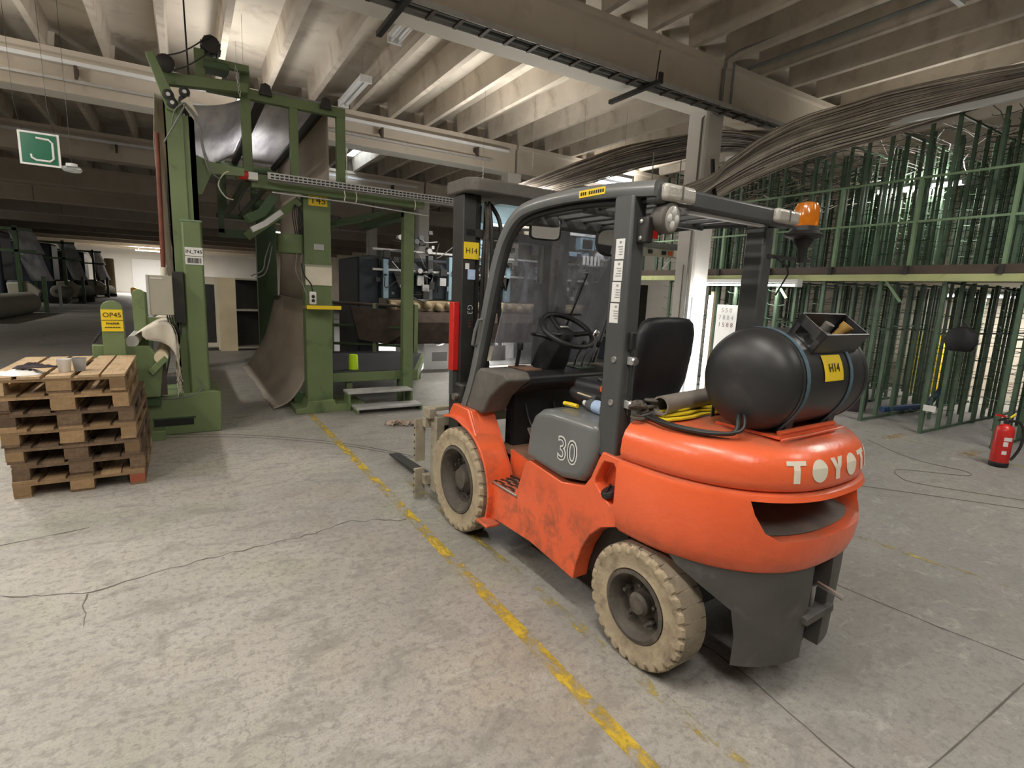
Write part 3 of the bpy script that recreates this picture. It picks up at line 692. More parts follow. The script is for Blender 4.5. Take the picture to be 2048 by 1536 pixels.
for x0, x1 in ((-.50, -.305), (.33, .53)):
    tl = part(MB().box(x0, x1, -1.485, -1.44, 2.055, 2.125), 'tail_lamp', 'clear_lens', bev=.018, seg=3)
    part(MB().box((x0+x1)/2-.004, (x0+x1)/2+.004, -1.488, -1.47, 2.065, 2.118), 'divider', 'dust_grey', tl, smooth=0)
part(MB().box(-.27, .31, -1.425, -1.40, 2.03, 2.043), 'light_strip', 'white_metal', smooth=0)
part(MB().box(.02, .12, -.905, -.895, 1.985, 2.06), 'reflector', 'red_lens', smooth=0)
for k in range(11): part(MB().box(-.5425, -.541, -1.152+.0150*k, -1.152+.0150*k+(.010 if k != 7 else .002), 2.121, 2.136), 'sticker_print', 'black_ink', rails[0], smooth=0)
part(MB().box(-.5415, -.538, -1.16, -.98, 2.112, 2.145), 'guard_sticker', 'yellow_sign', rails[0], smooth=0)
# label sheets on the near rear pillar
for i in range(4):
    z1 = 1.905-i*.094
    lb = part(MB().box(-.5475, -.5445, -1.315+.006*i*.5, -1.262+.006*i*.5, z1-.088, z1), 'label_sheet', 'white_label', smooth=0)
    part(MB().box(-.5485, -.547, -1.296, -1.284, z1-.02, z1-.010), 'symbol', 'grey_ink', lb, smooth=0)
    for k in range(4): part(MB().box(-.5485, -.547, -1.306, -1.306+random.uniform(.018, .034), z1-.036-.011*k, z1-.032-.011*k), 'print_line', 'grey_ink', lb, smooth=0)
# work lamp on the near rear pillar
br = part(MB().box(-.515, -.475, -1.41, -1.345, 1.885, 1.995), 'lamp_bracket', 'black_steel', bev=.008)
for z in (1.905, 1.975): part(MB().lathe([(.010, 0), (.009, .004), (.001, .005)], (-.516, -1.375, z), (-1, 0, 0), 10), 'bolt', 'steel', br)
wl = part(MB().lathe([(.03, 0), (.055, .02), (.066, .05), (.066, .085), (.058, .092)], (-.435, -1.37, 2.0), (.12, -1, -.12), 24), 'work_lamp', 'dust_grey', smooth=40)
d = Vector((.12, -1, -.12)).normalized(); part(MB().lathe([(.057, 0), (.05, .006), (.001, .009)], Vector((-.435, -1.37, 2.0))+d*.088, d, 24), 'lens', 'clear_lens', wl)
for i in range(4):
    a = PI/4+PI/2*i; a1 = d.orthogonal().normalized(); a2 = d.cross(a1)
    part(MB().lathe([(.018, 0), (.012, .004), (.001, .005)], Vector((-.435, -1.37, 2.0))+d*.096+(a1*math.cos(a)+a2*math.sin(a))*.026, d, 12), 'led', 'white_label', wl)
# mirrors
def mirror(name, c, w, h, n, rnd):
    n = Vector(n).normalized(); a = n.cross(Vector((0, 0, 1))).normalized(); b = a.cross(n); k = 24; P = []
    for i in range(k):
        t = 2*PI*i/k; ex = .35 if rnd == 0 else .8
        P.append((w*math.copysign(abs(math.cos(t))**ex, math.cos(t)), h*math.copysign(abs(math.sin(t))**ex, math.sin(t))*(1 if not rnd or math.sin(t) < 0 else .55)))
    c = Vector(c); o = part(MB().rings([[c+a*p+b*q-n*.02 for p, q in P], [c+a*p*1.08+b*q*1.08 for p, q in P], [c+a*p*1.02+b*q*1.02+n*.006 for p, q in P]]), name, 'black_plastic', smooth=50)
    m = MB(); m.f([m.v(c+a*p*.93+b*q*.93+n*.0075) for p, q in P]); part(m, 'mirror_glass', 'mirror_glass', o)
    return o
m1 = mirror('mirror', (-.35, -.47, 2.03), .095, .065, (-.25, -1, -.1), 0); part(MB().tube([(-.35, -.45, 2.06), (-.35, -.44, 2.09)], .012, 6), 'stem', 'black_plastic', m1)
m2 = mirror('mirror', (.06, -.60, 2.0), .10, .10, (-.35, -1, -.2), 1); part(MB().tube([(.06, -.58, 2.02), (.06, -.5, 2.07)], .012, 6), 'stem', 'black_plastic', m2)
# windscreen
m = MB(); A = [(-.455, -.075, 1.17), (.455, -.075, 1.17), (.455, -.385, 2.035), (-.455, -.385, 2.035)]
m.rings([A, [(x, y+.008, z+.003) for x, y, z in A]]); ws = part(m, 'windscreen', 'dirty_glass', smooth=0)
m = MB().tube([(.10, -.17, 1.44), (.15, -.30, 1.80)], .006, 6); m.tube([(.02, -.2, 1.52), (.20, -.2, 1.52)], .006, 6)
part(m, 'wiper', 'black_plastic', ws)
part(MB().tube([(-.54, -.03, 1.30), (-.575, -.05, 1.31), (-.575, -.075, 1.40), (-.565, -.10, 1.47), (-.54, -.10, 1.475)], .011, 8), 'grab_handle', 'light_grey_paint')
# beacon on a bracket from the far rear pillar
bk = part(MB().box(.50, .93, -1.352, -1.345, 1.895, 1.915), 'beacon_arm', 'black_steel', smooth=0)
part(MB().tube([(.55, -1.36, 1.90), (.66, -1.37, 1.86), (.70, -1.36, 1.82), (.60, -1.36, 1.7)], .005, 5), 'cable', 'cable_black', bk)
bs = part(MB().lathe([(.02, 0), (.022, .06), (.035, .09), (.045, .10), (.055, .13), (.098, .145), (.10, .155), (.075, .175), (.072, .20), (.001, .2)], (.83, -1.35, 1.89), (0, 0, 1), 28), 'beacon_base', 'black_plastic')
part(MB().lathe([(.066, .0), (.068, .03), (.065, .10), (.055, .125), (.03, .135), (.001, .137)], (.83, -1.35, 2.09), (0, 0, 1), 28), 'beacon_lens', 'amber_lens', bs)

# ---- counterweight
U0 = -1.415
def plan(ins, n=56, a=.69, b=.59, ex=2.5):
    a -= ins; b -= ins; P = []
    for i in range(n+1):
        t = PI*i/n
        P.append((-b*math.copysign(abs(math.cos(t))**(2/ex), math.cos(t)), U0-a*abs(math.sin(t))**(2/ex)))
    return P
def ringz(ins, z): return [(x, y, z) for x, y in plan(ins)]
cwl = part(MB().rings([ringz(i, z) for i, z in ((.10, .56), (.045, .585), (.022, .61), (.006, .66), (0, .72), (0, .905), (.008, .925), (.03, .935))]), 'counterweight', 'orange_paint', smooth=50)
op = MB().prism([(-.425, .905), (-.41, .85), (-.375, .78), (-.32, .745), (.32, .745), (.375, .78), (.41, .85), (.425, .905)], 'y', -2.3, -1.72)
boolean(cwl, op)
part(MB().box(-.40, .40, -1.79, -1.765, .70, .92), 'radiator_grille', 'black_steel', cwl, smooth=0)
dfp = [p for p in plan(.05, 200) if abs(p[0]) < .33 and p[1] < -1.8]
m = MB(); A = [m.v((x, y, .7485)) for x, y in dfp]; B = [m.v((x*.98, -1.77, .79)) for x, y in dfp]
for i in range(len(A)-1): m.f([A[i], A[i+1], B[i+1], B[i]])
part(m, 'duct_floor', 'dust_grey', cwl, smooth=0)
part(MB().tube([(-.33, -1.84, .90), (-.335, -1.86, .82), (-.30, -1.87, .80)], .008, 6), 'bracket', 'white_label', cwl)
cwu = part(MB().rings([ringz(i, z) for i, z in ((.035, .932), (.018, .945), (.012, .975), (.018, 1.03), (.034, 1.068), (.060, 1.095), (.10, 1.112), (.17, 1.12), (.30, 1.124))]), 'counterweight_top', 'orange_paint', cwl, smooth=50)
# letters wrapped round the counterweight
arc_tab = []; pp = plan(.0145, 400); acc = 0
for i, p in enumerate(pp):
    if i: acc += math.hypot(p[0]-pp[i-1][0], p[1]-pp[i-1][1])
    arc_tab.append((acc, p))
half = acc/2
def onarc(s_, z):
    t = s_+half
    for (a0, p0), (a1, p1) in zip(arc_tab, arc_tab[1:]):
        if a0 <= t <= a1:
            k = (t-a0)/(a1-a0); x = p0[0]+(p1[0]-p0[0])*k; y = p0[1]+(p1[1]-p0[1])*k
            nx, ny = (p1[1]-p0[1]), -(p1[0]-p0[0]); l = math.hypot(nx, ny); nx /= -l; ny /= -l
            if nx*x+ny*(y-U0) < 0: nx, ny = -nx, -ny
            zt = ((.945, .018), (.975, .012), (1.03, .018), (1.068, .034), (1.095, .06)); ins = .012
            for (z0_, i0_), (z1_, i1_) in zip(zt, zt[1:]):
                if z0_ <= z <= z1_: ins = i0_+(i1_-i0_)*(z-z0_)/(z1_-z0_)
            lift = .0145-ins+.0022
            return (x+nx*lift, y+ny*lift, z)
    return (0, U0, z)
GL = {'T': [[(0, .8), (1, .8), (1, 1), (0, 1)], [(.34, 0), (.66, 0), (.66, .8), (.34, .8)]],
      'O': [[(.5+.5*math.cos(2*PI*i/24), .5+.52*math.sin(2*PI*i/24)) for i in range(24)]],
      'Y': [[(0, 1), (.33, .42), (.5, .62), (.34, 1)], [(1, 1), (.66, 1), (.5, .62), (.67, .42)], [(.33, .42), (.34, 0), (.66, 0), (.67, .42), (.5, .62)]],
      'A': [[(0, 0), (.3, 0), (.55, 1), (.33, 1)], [(1, 0), (.7, 0), (.45, 1), (.67, 1)], [(.3, .25), (.7, .25), (.66, .42), (.34, .42)]]}
for i, ch in enumerate('TOYOTA'):
    m = MB(); s0 = -.325+i*.113; w = .086; h = .084; z0 = .978
    for poly in GL[ch]: m.f([m.v((s0+x*w, z0+y*h, 0)) for x, y in poly])
    bmesh.ops.triangulate(m.bm, faces=m.bm.faces); bmesh.ops.subdivide_edges(m.bm, edges=m.bm.edges, cuts=3, use_grid_fill=True)
    for v_ in m.bm.verts: v_.co = onarc(v_.co.x, v_.co.y)
    part(m, 'letter', 'cream_white', cwl, smooth=0, thick=.0015)
# grey lower casting: two lobes with a tow-pin recess between
def arcpts(ins, lo, hi, n=26):
    P = plan(ins, 400); P = [p for p in P if lo <= p[0] <= hi and p[1] < -1.6]; st = max(1, len(P)//n)
    return P[::st]+([P[-1]] if (len(P)-1) % st else [])
for s in (-1, 1):
    out = arcpts(.035, *((-.60, -.075) if s < 0 else (.075, .60))); inn = arcpts(.125, *((-.60, -.075) if s < 0 else (.075, .60)))
    m = MB(); n = min(len(out), len(inn)); out = out[:n] if s > 0 else out[-n:]; inn = inn[:n] if s > 0 else inn[-n:]
    # keep the part behind the wheel only; the front edge sweeps back as it goes down
    zs = [.615, .56, .50, .42, .30, .17]; cut = [-1.66, -1.72, -1.83, -1.92, -1.945, -1.95]
    Rr = []
    for z, cu_ in zip(zs, cut):
        k = .0 if z > .5 else (.5-z)*.06
        po = []; pi = []
        for (x, y), (xi, yi) in zip(out, inn):
            if y > cu_:   # clamp onto the cut line
                cand = min(out, key=lambda q: abs(q[1]-cu_)); candi = min(inn, key=lambda q: abs(q[1]-(cu_+.02)))
                x, y = cand; xi, yi = candi
            po.append((x*(1-k), y+k*.6, z)); pi.append((xi*(1-k), yi+k*.6, z))
        Rr.append(po+pi[::-1])
    m.rings(Rr); bmesh.ops.remove_doubles(m.bm, verts=m.bm.verts, dist=.0004)
    part(m, 'lower_weight', 'weight_grey', cwl, smooth=50)
part(MB().box(-.09, .09, -2.0, -1.93, .2, .60), 'tow_recess', 'black_steel', cwl, smooth=0)
part(MB().box(-.11, .11, -2.085, -1.93, .34, .375), 'tow_plate', 'weight_grey', cwl, bev=.004)
part(MB().tube([(.0, -2.04, .30), (.0, -2.04, .47), (.0, -2.055, .49), (.0, -2.16, .475)], .011, 8), 'tow_pin', 'steel', cwl)
part(MB().box(-.40, .40, -1.93, -1.78, .50, .60), 'weight_core', 'black_steel', cwl, smooth=0)
part(MB().box(-.12, .12, -1.98, -1.85, .13, .17), 'tail_lug', 'brown_steel', cwl, bev=.01)

# ---- mast
mast = []
for s in (-1, 1):
    ch = [(0, 0), (.10, 0), (.10, .018), (.022, .03), (.022, .13), (.10, .142), (.10, .16), (0, .16)]
    o = part(MB().prism([(s*(.475-x), .30+y) for x, y in ch], 'z', .08, 2.30), 'mast_channel', 'black_steel', bev=.004, smooth=30); mast.append(o)
    part(MB().prism([(s*(.405-x*.8), .325+y*.7) for x, y in ch], 'z', .10, 2.34), 'inner_channel', 'black_steel', bev=.003, smooth=30)
    cy_ = part(MB().cyl((s*.25, .37, .2), (s*.25, .37, 1.72), .038), 'lift_cylinder', 'black_steel')
    part(MB().cyl((s*.25, .37, 1.72), (s*.25, .37, 2.28), .026), 'piston_rod', 'chrome', cy_)
    part(MB().lathe([(.038, 0), (.05, .005), (.05, .05), (.038, .055)], (s*.25, .37, 1.68), (0, 0, 1), 18), 'gland', 'black_steel', cy_)
    pu = part(MB().lathe([(.085, -.02), (.085, -.015), (.07, -.01), (.07, .01), (.085, .015), (.085, .02)], (s*.265, .33, 2.19), (.8, -.5, .1), 26), 'chain_pulley', 'rim_dark')
    part(MB().box(s*.30-.012, s*.30+.012, .27, .285, .5, 2.19), 'lift_chain', 'rim_dark', pu, smooth=0)
top = part(MB().prism([(-.50, .24), (-.44, .18), (.44, .18), (.50, .24), (.50, .52), (-.50, .52)], 'z', 2.31, 2.40), 'mast_top', 'dust_grey', bev=.012)
part(MB().box(-.46, .46, .30, .44, 2.02, 2.08), 'mast_tie', 'black_steel', bev=.008)
part(MB().box(-.46, .46, .42, .46, .95, 1.07), 'mast_tie', 'black_steel', bev=.006)
part(MB().tube(smoothpath([(-.25, .30, .6), (-.255, .28, 1.4), (-.27, .26, 2.0), (-.27, .30, 2.22), (-.22, .38, 2.27), (-.17, .31, 2.12), (-.18, .29, 1.8), (-.15, .28, 1.2)], 6), .015, 8), 'hose', 'cable_black')
part(MB().tube(smoothpath([(-.335, .285, .5), (-.335, .27, 1.2), (-.33, .27, 1.9), (-.28, .32, 2.1)], 5), .012, 8), 'hose', 'cable_black')
part(MB().cyl((-.335, .27, 1.15), (-.335, .27, 1.22), .018), 'hose_fitting', 'brown_card')
part(MB().box(-.52, -.472, .33, .40, 1.08, 1.57), 'red_guard_bar', 'red_paint', bev=.006)
part(MB().box(-.516, -.474, .34, .39, .90, 1.08), 'guard_bar_foot', 'grey_paint', bev=.004)
pl = part(MB().box(-.470, -.352, .292, .2975, 1.87, 1.985), 'number_plate', 'yellow_sign', smooth=0); text('plate_print', 'H14', .055, 'black_ink', pl, (-.411, .2915, 1.925), (PI/2, 0, 0))
st_ = part(MB().box(-.455, -.425, .294, .2975, 1.80, 1.84), 'sticker', 'white_label', smooth=0)
st_ = part(MB().box(-.435, -.375, .294, .2975, 1.73, 1.80), 'sticker', 'bottle_label', smooth=0); text('sticker_print', '30', .03, 'white_label', st_, (-.405, .2935, 1.765), (PI/2, 0, 0))
text('chalk_mark', 'G3', .06, 'white_label', mast[0], (-.41, .296, 1.52), (PI/2, PI/2, 0), offset=-.001)
text('chalk_mark', 'H4', .05, 'red_rust', mast[0], (-.41, .296, 1.42), (PI/2, PI/2, 0), offset=-.001)
# tilt cylinder and low mast hardware near the left fender
part(MB().cyl((-.40, .0, .62), (-.40, .30, .80), .04), 'tilt_cylinder', 'black_steel')
part(MB().box(-.50, -.40, .22, .36, .84, 1.0), 'mast_bracket', 'black_steel', bev=.02)
part(MB().cyl((-.53, .29, .90), (-.40, .29, .90), .025), 'bracket_pin', 'steel')

# ---- carriage with clamp plates in front of the mast
cg = part(MB().box(-.60, .60, .60, .66, .60, .68), 'carriage_bar', 'beige_steel', bev=.006)
part(MB().box(-.60, .60, .60, .66, .14, .22), 'carriage_bar', 'beige_steel', bev=.006)
for s in (-1, 1):
    a = part(MB().box(s*.52-.035, s*.52+.035, .50, .60, .10, .70), 'carriage_upright', 'beige_steel', bev=.006)
    for z0, z1 in ((.32, .66), (.02, .26)):
        p = part(MB().box(s*.60-.055, s*.60+.03, .66, .69, z0, z1), 'clamp_plate', 'beige_steel', bev=.004)
        for k in range(5 if z1 > .4 else 4):
            z = z0+.05+k*.055; part(MB().cyl((s*.60-.058, .675, z), (s*.60-.052, .675, z), .008, n=8), 'hole', 'black_ink', p)
            part(MB().cyl((s*.60-.03, .689, z), (s*.60-.03, .70, z), .012, n=8), 'bolt', 'rim_dark', p)
    part(MB().box(s*.565-.03, s*.565+.03, .54, .66, .68, .76), 'roller_bracket', 'beige_steel', bev=.006)
part(MB().box(-.56, .56, .56, .62, .735, .765), 'carriage_rail', 'beige_steel', bev=.005)
for s in (-1, 1): part(MB().rings([[(s*.40-.05, y, z0), (s*.40+.05, y, z0), (s*.40+.05, y, z1), (s*.40-.05, y, z1)] for y, z0, z1 in ((.69, .03, .08), (1.3, .03, .065), (1.75, .04, .05))]), 'fork', 'black_steel', smooth=0)
for s in (-1, 1): part(MB().box(s*.40-.05, s*.40+.05, .69, .73, .03, .60), 'fork_shank', 'black_steel', bev=.006)

# ================================================================== gas tank, a load on the counterweight
TU, TZ, TR = -1.80, 1.345, .208
TK = thing('gas_tank', 'black horizontal gas tank strapped on top of the orange counterweight', 'gas tank', FK.matrix_basis @ Vector((0, 0, 0)) if False else (2.14, 3.13, 0), math.radians(2.5), world=False)
def tp(mb, name, mat, parent=TK, **k): return mb.build(name, mat, parent, **k)
prof = []
for i in range(9):
    a = PI/2*i/8; prof.append((TR*math.sin(a)**.75 if i else .001, -.25-.115*math.cos(a)))
prof += [(TR+.003, -.25), (TR+.003, -.235), (TR, -.233), (TR, .253), (TR+.003, .255), (TR+.003, .27)]
for i in range(8, -1, -1):
    a = PI/2*i/8; prof.append((TR*math.sin(a)**.75 if i else .001, .27+.115*math.cos(a)))
shell = tp(MB().lathe(prof, (0, TU, TZ), (1, 0, 0), 56), 'tank_shell', 'tank_black', smooth=25)
for x in (-.215, .125):
    pts = [(x, TU-(TR+.004)*math.sin(a), TZ+(TR+.004)*math.cos(a)) for a in [math.radians(q) for q in range(-60, 136, 9)]]
    pts = [(x, TU+.19, 1.14)]+pts+[(x-.0, TU-.115, 1.145)]
    tp(MB().sweep(pts, [(-.011, -.0015), (.011, -.0015), (.011, .0015), (-.011, .0015)], (1, 0, 0)), 'strap', 'blue_strap', smooth=50)
# valve shroud: open-topped black box
m = MB(); A = [(-.06, -.02), (.21, -.02), (.21, -.27), (-.06, -.27)]
Q = [(TU-.071, TZ+.195), (TU-.172, TZ+.116), (TU-.222, TZ+.196), (TU-.115, TZ+.277)]   # front base, rear base, rear rim, front rim
vb = MB()
def slabq(P4, d):
    A_ = [Vector(p) for p in P4]; vb.rings([A_, [p+Vector(d) for p in A_]])
for xx in (-.15, .195):
    (y0, z0), (y1, z1), (y2, z2), (y3, z3) = Q
    lerp = lambda a, b, t: (xx, a[0]+(b[0]-a[0])*t, a[1]+(b[1]-a[1])*t)
    slabq([lerp(Q[3], Q[2], 0), lerp(Q[3], Q[2], 1), lerp(Q[2], Q[1], .42), lerp(Q[3], Q[0], .42)], (.006, 0, 0))     # strip along the rim
    slabq([lerp(Q[0], Q[1], 0), lerp(Q[0], Q[1], .18), lerp(Q[3], Q[2], .18), lerp(Q[3], Q[2], 0)], (.0058, 0, 0)); slabq([lerp(Q[0], Q[1], .8), lerp(Q[0], Q[1], 1), lerp(Q[3], Q[2], 1), lerp(Q[3], Q[2], .8)], (.0058, 0, 0))
    slabq([lerp(Q[0], Q[1], 0), lerp(Q[0], Q[1], 1), lerp(Q[1], Q[2], .15), lerp(Q[0], Q[3], .15)], (.0056, 0, 0))
slabq([(-.15, *Q[1]), (.20, *Q[1]), (.20, *Q[2]), (-.15, *Q[2])], (0, .005, .004)); slabq([(-.15, *Q[0]), (.20, *Q[0]), (.20, *Q[3]), (-.15, *Q[3])], (0, -.005, -.004))
vb = tp(vb, 'valve_shroud', 'tank_black', smooth=0)
vv = tp(MB().lathe([(.035, 0), (.035, .05), (.02, .06), (.02, .09), (.001, .09)], (-.02, TU-.115, TZ+.16), (0, -.5, .8), 16), 'gas_valve', 'dust_grey', vb)
tp(MB().lathe([(.02, 0), (.02, .06), (.026, .07), (.026, .09), (.001, .09)], (.10, TU-.12, TZ+.16), (.2, -.5, .7), 14), 'gauge', 'brown_card', vb)
# saddle
for x in (-.20, .14): tp(MB().prism([(TU-.13, 1.128), (TU+.13, 1.128), (TU+.15, 1.24), (TU+.05, 1.15), (TU-.05, 1.15), (TU-.15, 1.24)], 'x', x, x+.05), 'saddle', 'black_steel', smooth=0)
tp(MB().box(-.26, .20, TU-.15, TU+.14, 1.124, 1.136), 'saddle_plate', 'orange_paint', smooth=0)
tp(MB().tube([(-.24, TU-.135, 1.145), (.19, TU-.135, 1.145)], .011, 8), 'clamp_rod', 'orange_paint')
tp(MB().tube([(-.28, TU-.17, 1.13), (-.13, TU-.175, 1.13), (.2, TU-.175, 1.132)], .005, 6), 'clamp_wire', 'orange_paint')
npl = tp(MB().grid(lambda a, b: (-.095+.15*a, TU-(TR+.004)*math.sin(math.radians(58+29*b)), TZ+(TR+.004)*math.cos(math.radians(58+29*b))), 2, 6), 'number_plate', 'yellow_sign', shell, smooth=60)
me = text('plate_print', 'H14', .05, 'black_ink', shell, (-.02, TU-(TR+.0065)*math.sin(math.radians(73)), TZ+(TR+.0065)*math.cos(math.radians(73))), (math.radians(73), 0, 0))
tp(MB().box(-.3655, -.361, TU-.02, TU+.0, TZ+.03, TZ+.085, Matrix.Translation((.013, 0, 0))), 'tape', 'cream_white', shell, smooth=0)
tp(MB().tube(smoothpath([(-.30, TU+.02, TZ-.13), (-.36, TU-.03, 1.19), (-.40, TU-.04, 1.14), (-.45, TU+.06, 1.128), (-.49, TU+.20, 1.13), (-.47, TU+.33, 1.14)], 7), .010, 8), 'gas_hose', 'cable_black')
tp(MB().tube(smoothpath([(-.30, TU+.01, TZ-.13), (-.35, TU-.05, 1.2), (-.39, TU-.06, 1.15), (-.46, TU+.04, 1.128), (-.51, TU+.19, 1.132), (-.50, TU+.33, 1.14)], 7), .007, 8), 'gas_hose', 'cable_black')
def fw(p):  # forklift local -> world
    a = math.radians(2.5); return (2.14+p[0]*math.cos(a)-p[1]*math.sin(a), 3.13+p[0]*math.sin(a)+p[1]*math.cos(a), p[2])
# ================================================================== small things lying on the truck
def ontruck(name, label, cat): return thing(name, label, cat, (2.14, 3.13, 0), math.radians(2.5), world=False)
pipe = ontruck('cardboard_tube', 'short grey tube lying beside the gas tank on the yellow strap', 'tube')
m = MB(); a_, b_ = Vector((-.44, -1.50, 1.185)), Vector((.10, -1.46, 1.20)); m.lathe([(.036, 0), (.044, .0), (.044, .54), (.036, .54), (.036, .0)], a_, b_-a_, 24, cap=False); m.build('tube_wall', 'pipe_grey', pipe, smooth=30)
sl = ontruck('lifting_sling', 'folded yellow lifting sling under the grey tube behind the seat', 'sling')
for k in range(3):
    pts = smoothpath([(-.44+.03*k, -1.50+.03*k, 1.128+.012*k), (-.32, -1.53+.02*k, 1.138+.014*k), (-.18, -1.50+.03*k, 1.133+.013*k), (-.05, -1.52, 1.14+.01*k), (.08, -1.48+.03*k, 1.132+.01*k)], 5)
    MB().sweep(pts, [(-.004, -.05), (.004, -.05), (.004, .05), (-.004, .05)], (0, 0, 1)).build('sling_fold', 'yellow_strap', sl, smooth=40)
ch_ = ontruck('chain_heap', 'dark bundle of chain and cable beside the near rear pillar', 'chain')
m = MB()
for k in range(9):
    c = Vector((-.50+random.uniform(-.03, .06), -1.43+random.uniform(-.03, .015), 1.13+.018*k*.5)); q = Matrix.Rotation(random.uniform(0, 3), 3, 'Z') @ Matrix.Rotation(random.uniform(-.8, .8), 3, 'X')
    m.rings([[c+q @ Vector(((.028+.008*math.cos(b))*math.cos(a), (.016+.008*math.cos(b))*math.sin(a), .008*math.sin(b))) for b in [2*PI*j/6 for j in range(6)]] for a in [2*PI*i/14 for i in range(15)]], cap=False)
m.build('links', 'rim_dark', ch_)
bt = ontruck('water_bottle', 'clear plastic water bottle with blue label lying on the grey hood', 'bottle')
o_, d_ = (-.40, -1.16, 1.083), (.12, 1, 0)
MB().lathe([(.001, 0), (.030, .002), (.034, .015), (.034, .16), (.028, .185), (.014, .205), (.013, .222), (.001, .222)], o_, d_, 22).build('bottle_body', 'bottle_clear', bt)
MB().lathe([(.0345, .05), (.0347, .052), (.0347, .125), (.0345, .127)], o_, d_, 22, cap=False).build('label_band', 'bottle_label', bt)
MB().lathe([(.016, .208), (.016, .228), (.001, .229)], o_, d_, 16).build('cap', 'white_label', bt)
bg = ontruck('tool_bag', 'black bag with papers lying beside the driver seat', 'bag')
m = MB(); m.lathe([(.001, 0), (.05, .01), (.065, .06), (.06, .2), (.045, .26), (.001, .27)], (-.33, -1.02, 1.115), (.1, 1, .06), 14)
for v_ in m.bm.verts: v_.co.z = 1.052+(v_.co.z-1.052)*.8 if v_.co.z > 1.052 else 1.052
m.build('bag_body', 'seat_vinyl', bg, sub=1)
MB().box(-.38, -.30, -.95, -.84, 1.150, 1.156, Matrix.Rotation(.03, 4, 'X')).build('paper', 'cream_panel', bg, smooth=0)
MB().tube([(-.42, -.93, 1.066), (-.425, -.87, 1.066), (-.42, -.82, 1.062)], .012, 8).build('yellow_grip', 'yellow_sign', bg)
# ================================================================== cable ladder under the near beam
ld = thing('cable_ladder', 'grey cable ladder with rungs slung under the near concrete beam', 'cable tray', (2, 5.6, 4.4))
for y in (5.46, 5.70): MB().box(-2.5, 8.2, y-.006, y+.006, 4.40, 4.46).build('ladder_rail', 'galvanised', ld, smooth=0)
rung = MB().box(-.02, .02, -.12, .12, -.012, .012).mesh('rung', 'brown_steel', smooth=0)
for i in range(27): share('rung', rung, ld, (-.2+.31*i, 5.58, 4.405))
for k, r in ((0, .028), (1, .02), (2, .016), (3, .022)):
    MB().tube([(-2.5+i*.97, 5.50+.05*k+.008*math.sin(i*1.7+k), 4.425+r*.5) for i in range(12)], r, 6).build('power_cable', 'cable_grey' if k % 2 else 'cable_black', ld)
arm = MB().box(-.03, .03, -.55, .42, -.05, 0).box(-.03, .03, -.55, -.52, -.05, .08).mesh('support_arm', 'black_steel', smooth=0)
for x in (1.95, 5.29): share('support_arm', arm, ld, (x, 5.85, 4.40), (0, 0, 0))
MB().tube([(5.29, 5.40, 4.4), (5.29, 5.36, 4.75)], .008, 5).build('hanger', 'cable_black', ld); MB().tube([(1.95, 5.40, 4.4), (1.95, 5.36, 4.75)], .008, 5).build('hanger', 'cable_black', ld)
for x in (6.9, 7.1):
    MB().tube([(x, 5.66, 4.47), (x, 5.66, 5.14), (x+.05, 5.5, 5.2), (x+.1, 3.2, 5.2)], .018, 6).build('riser_conduit', 'cable_grey', ld)
# lighting track along the second beam
tk = thing('lighting_track', 'white perforated lighting track on brackets along the second beam', 'track', (0, 11.5, 4.8))
MB().box(-8, 6.6, 11.30, 11.36, 4.86, 4.92).build('track_rail', 'white_metal', tk, smooth=0)
MB().box(-8, 6.2, 11.36, 11.42, 4.62, 4.66).build('lower_rail', 'galvanised', tk, smooth=0)
brk = MB().prism([(0, 0), (0, -.2), (.03, -.2), (.28, -.02), (.28, 0)], 'x', -.02, .02).mesh('track_bracket', 'brown_steel', smooth=0)
for x in (-6.8, -4, -1.3, 1.3, 3.6, 5.8): share('track_bracket', brk, tk, (x, 11.30, 4.86))
tk2 = thing('lighting_track', 'dim lighting track on brackets along the third beam', 'track', (0, 17.1, 4.8))
MB().box(-9, 6.6, 17.10, 17.16, 4.86, 4.92).build('track_rail', 'white_metal', tk2, smooth=0)
for x in (-6.8, -4, -1.3, 1.3, 3.6, 5.8): share('track_bracket', brk, tk2, (x, 17.10, 4.86))
pp_ = thing('ceiling_pipe', 'thin dark conduit running along the ribs above the forklift', 'pipe', (7.0, 3, 5.1))
MB().tube([(7.35, -1, 5.09), (7.35, 5.6, 5.09)], .025, 8).build('pipe', 'cable_grey', pp_); MB().box(6.98, 7.72, 3.1, 3.16, 5.08, 5.12).build('pipe_clamp', 'galvanised', pp_, smooth=0)

# ================================================================== green accumulator frame with hanging fabric
AC = thing('fabric_accumulator', 'tall green machine frame carrying rollers and a long pale fabric web', 'machine', (.9, 7.1, 0))
def ac(mb, name, mat, **k): return mb.build(name, mat, k.pop('parent', AC), **k)
def bx(*a): return MB().box(*a)
G = 'machine_green'
FY, BY = 7.10, 11.60
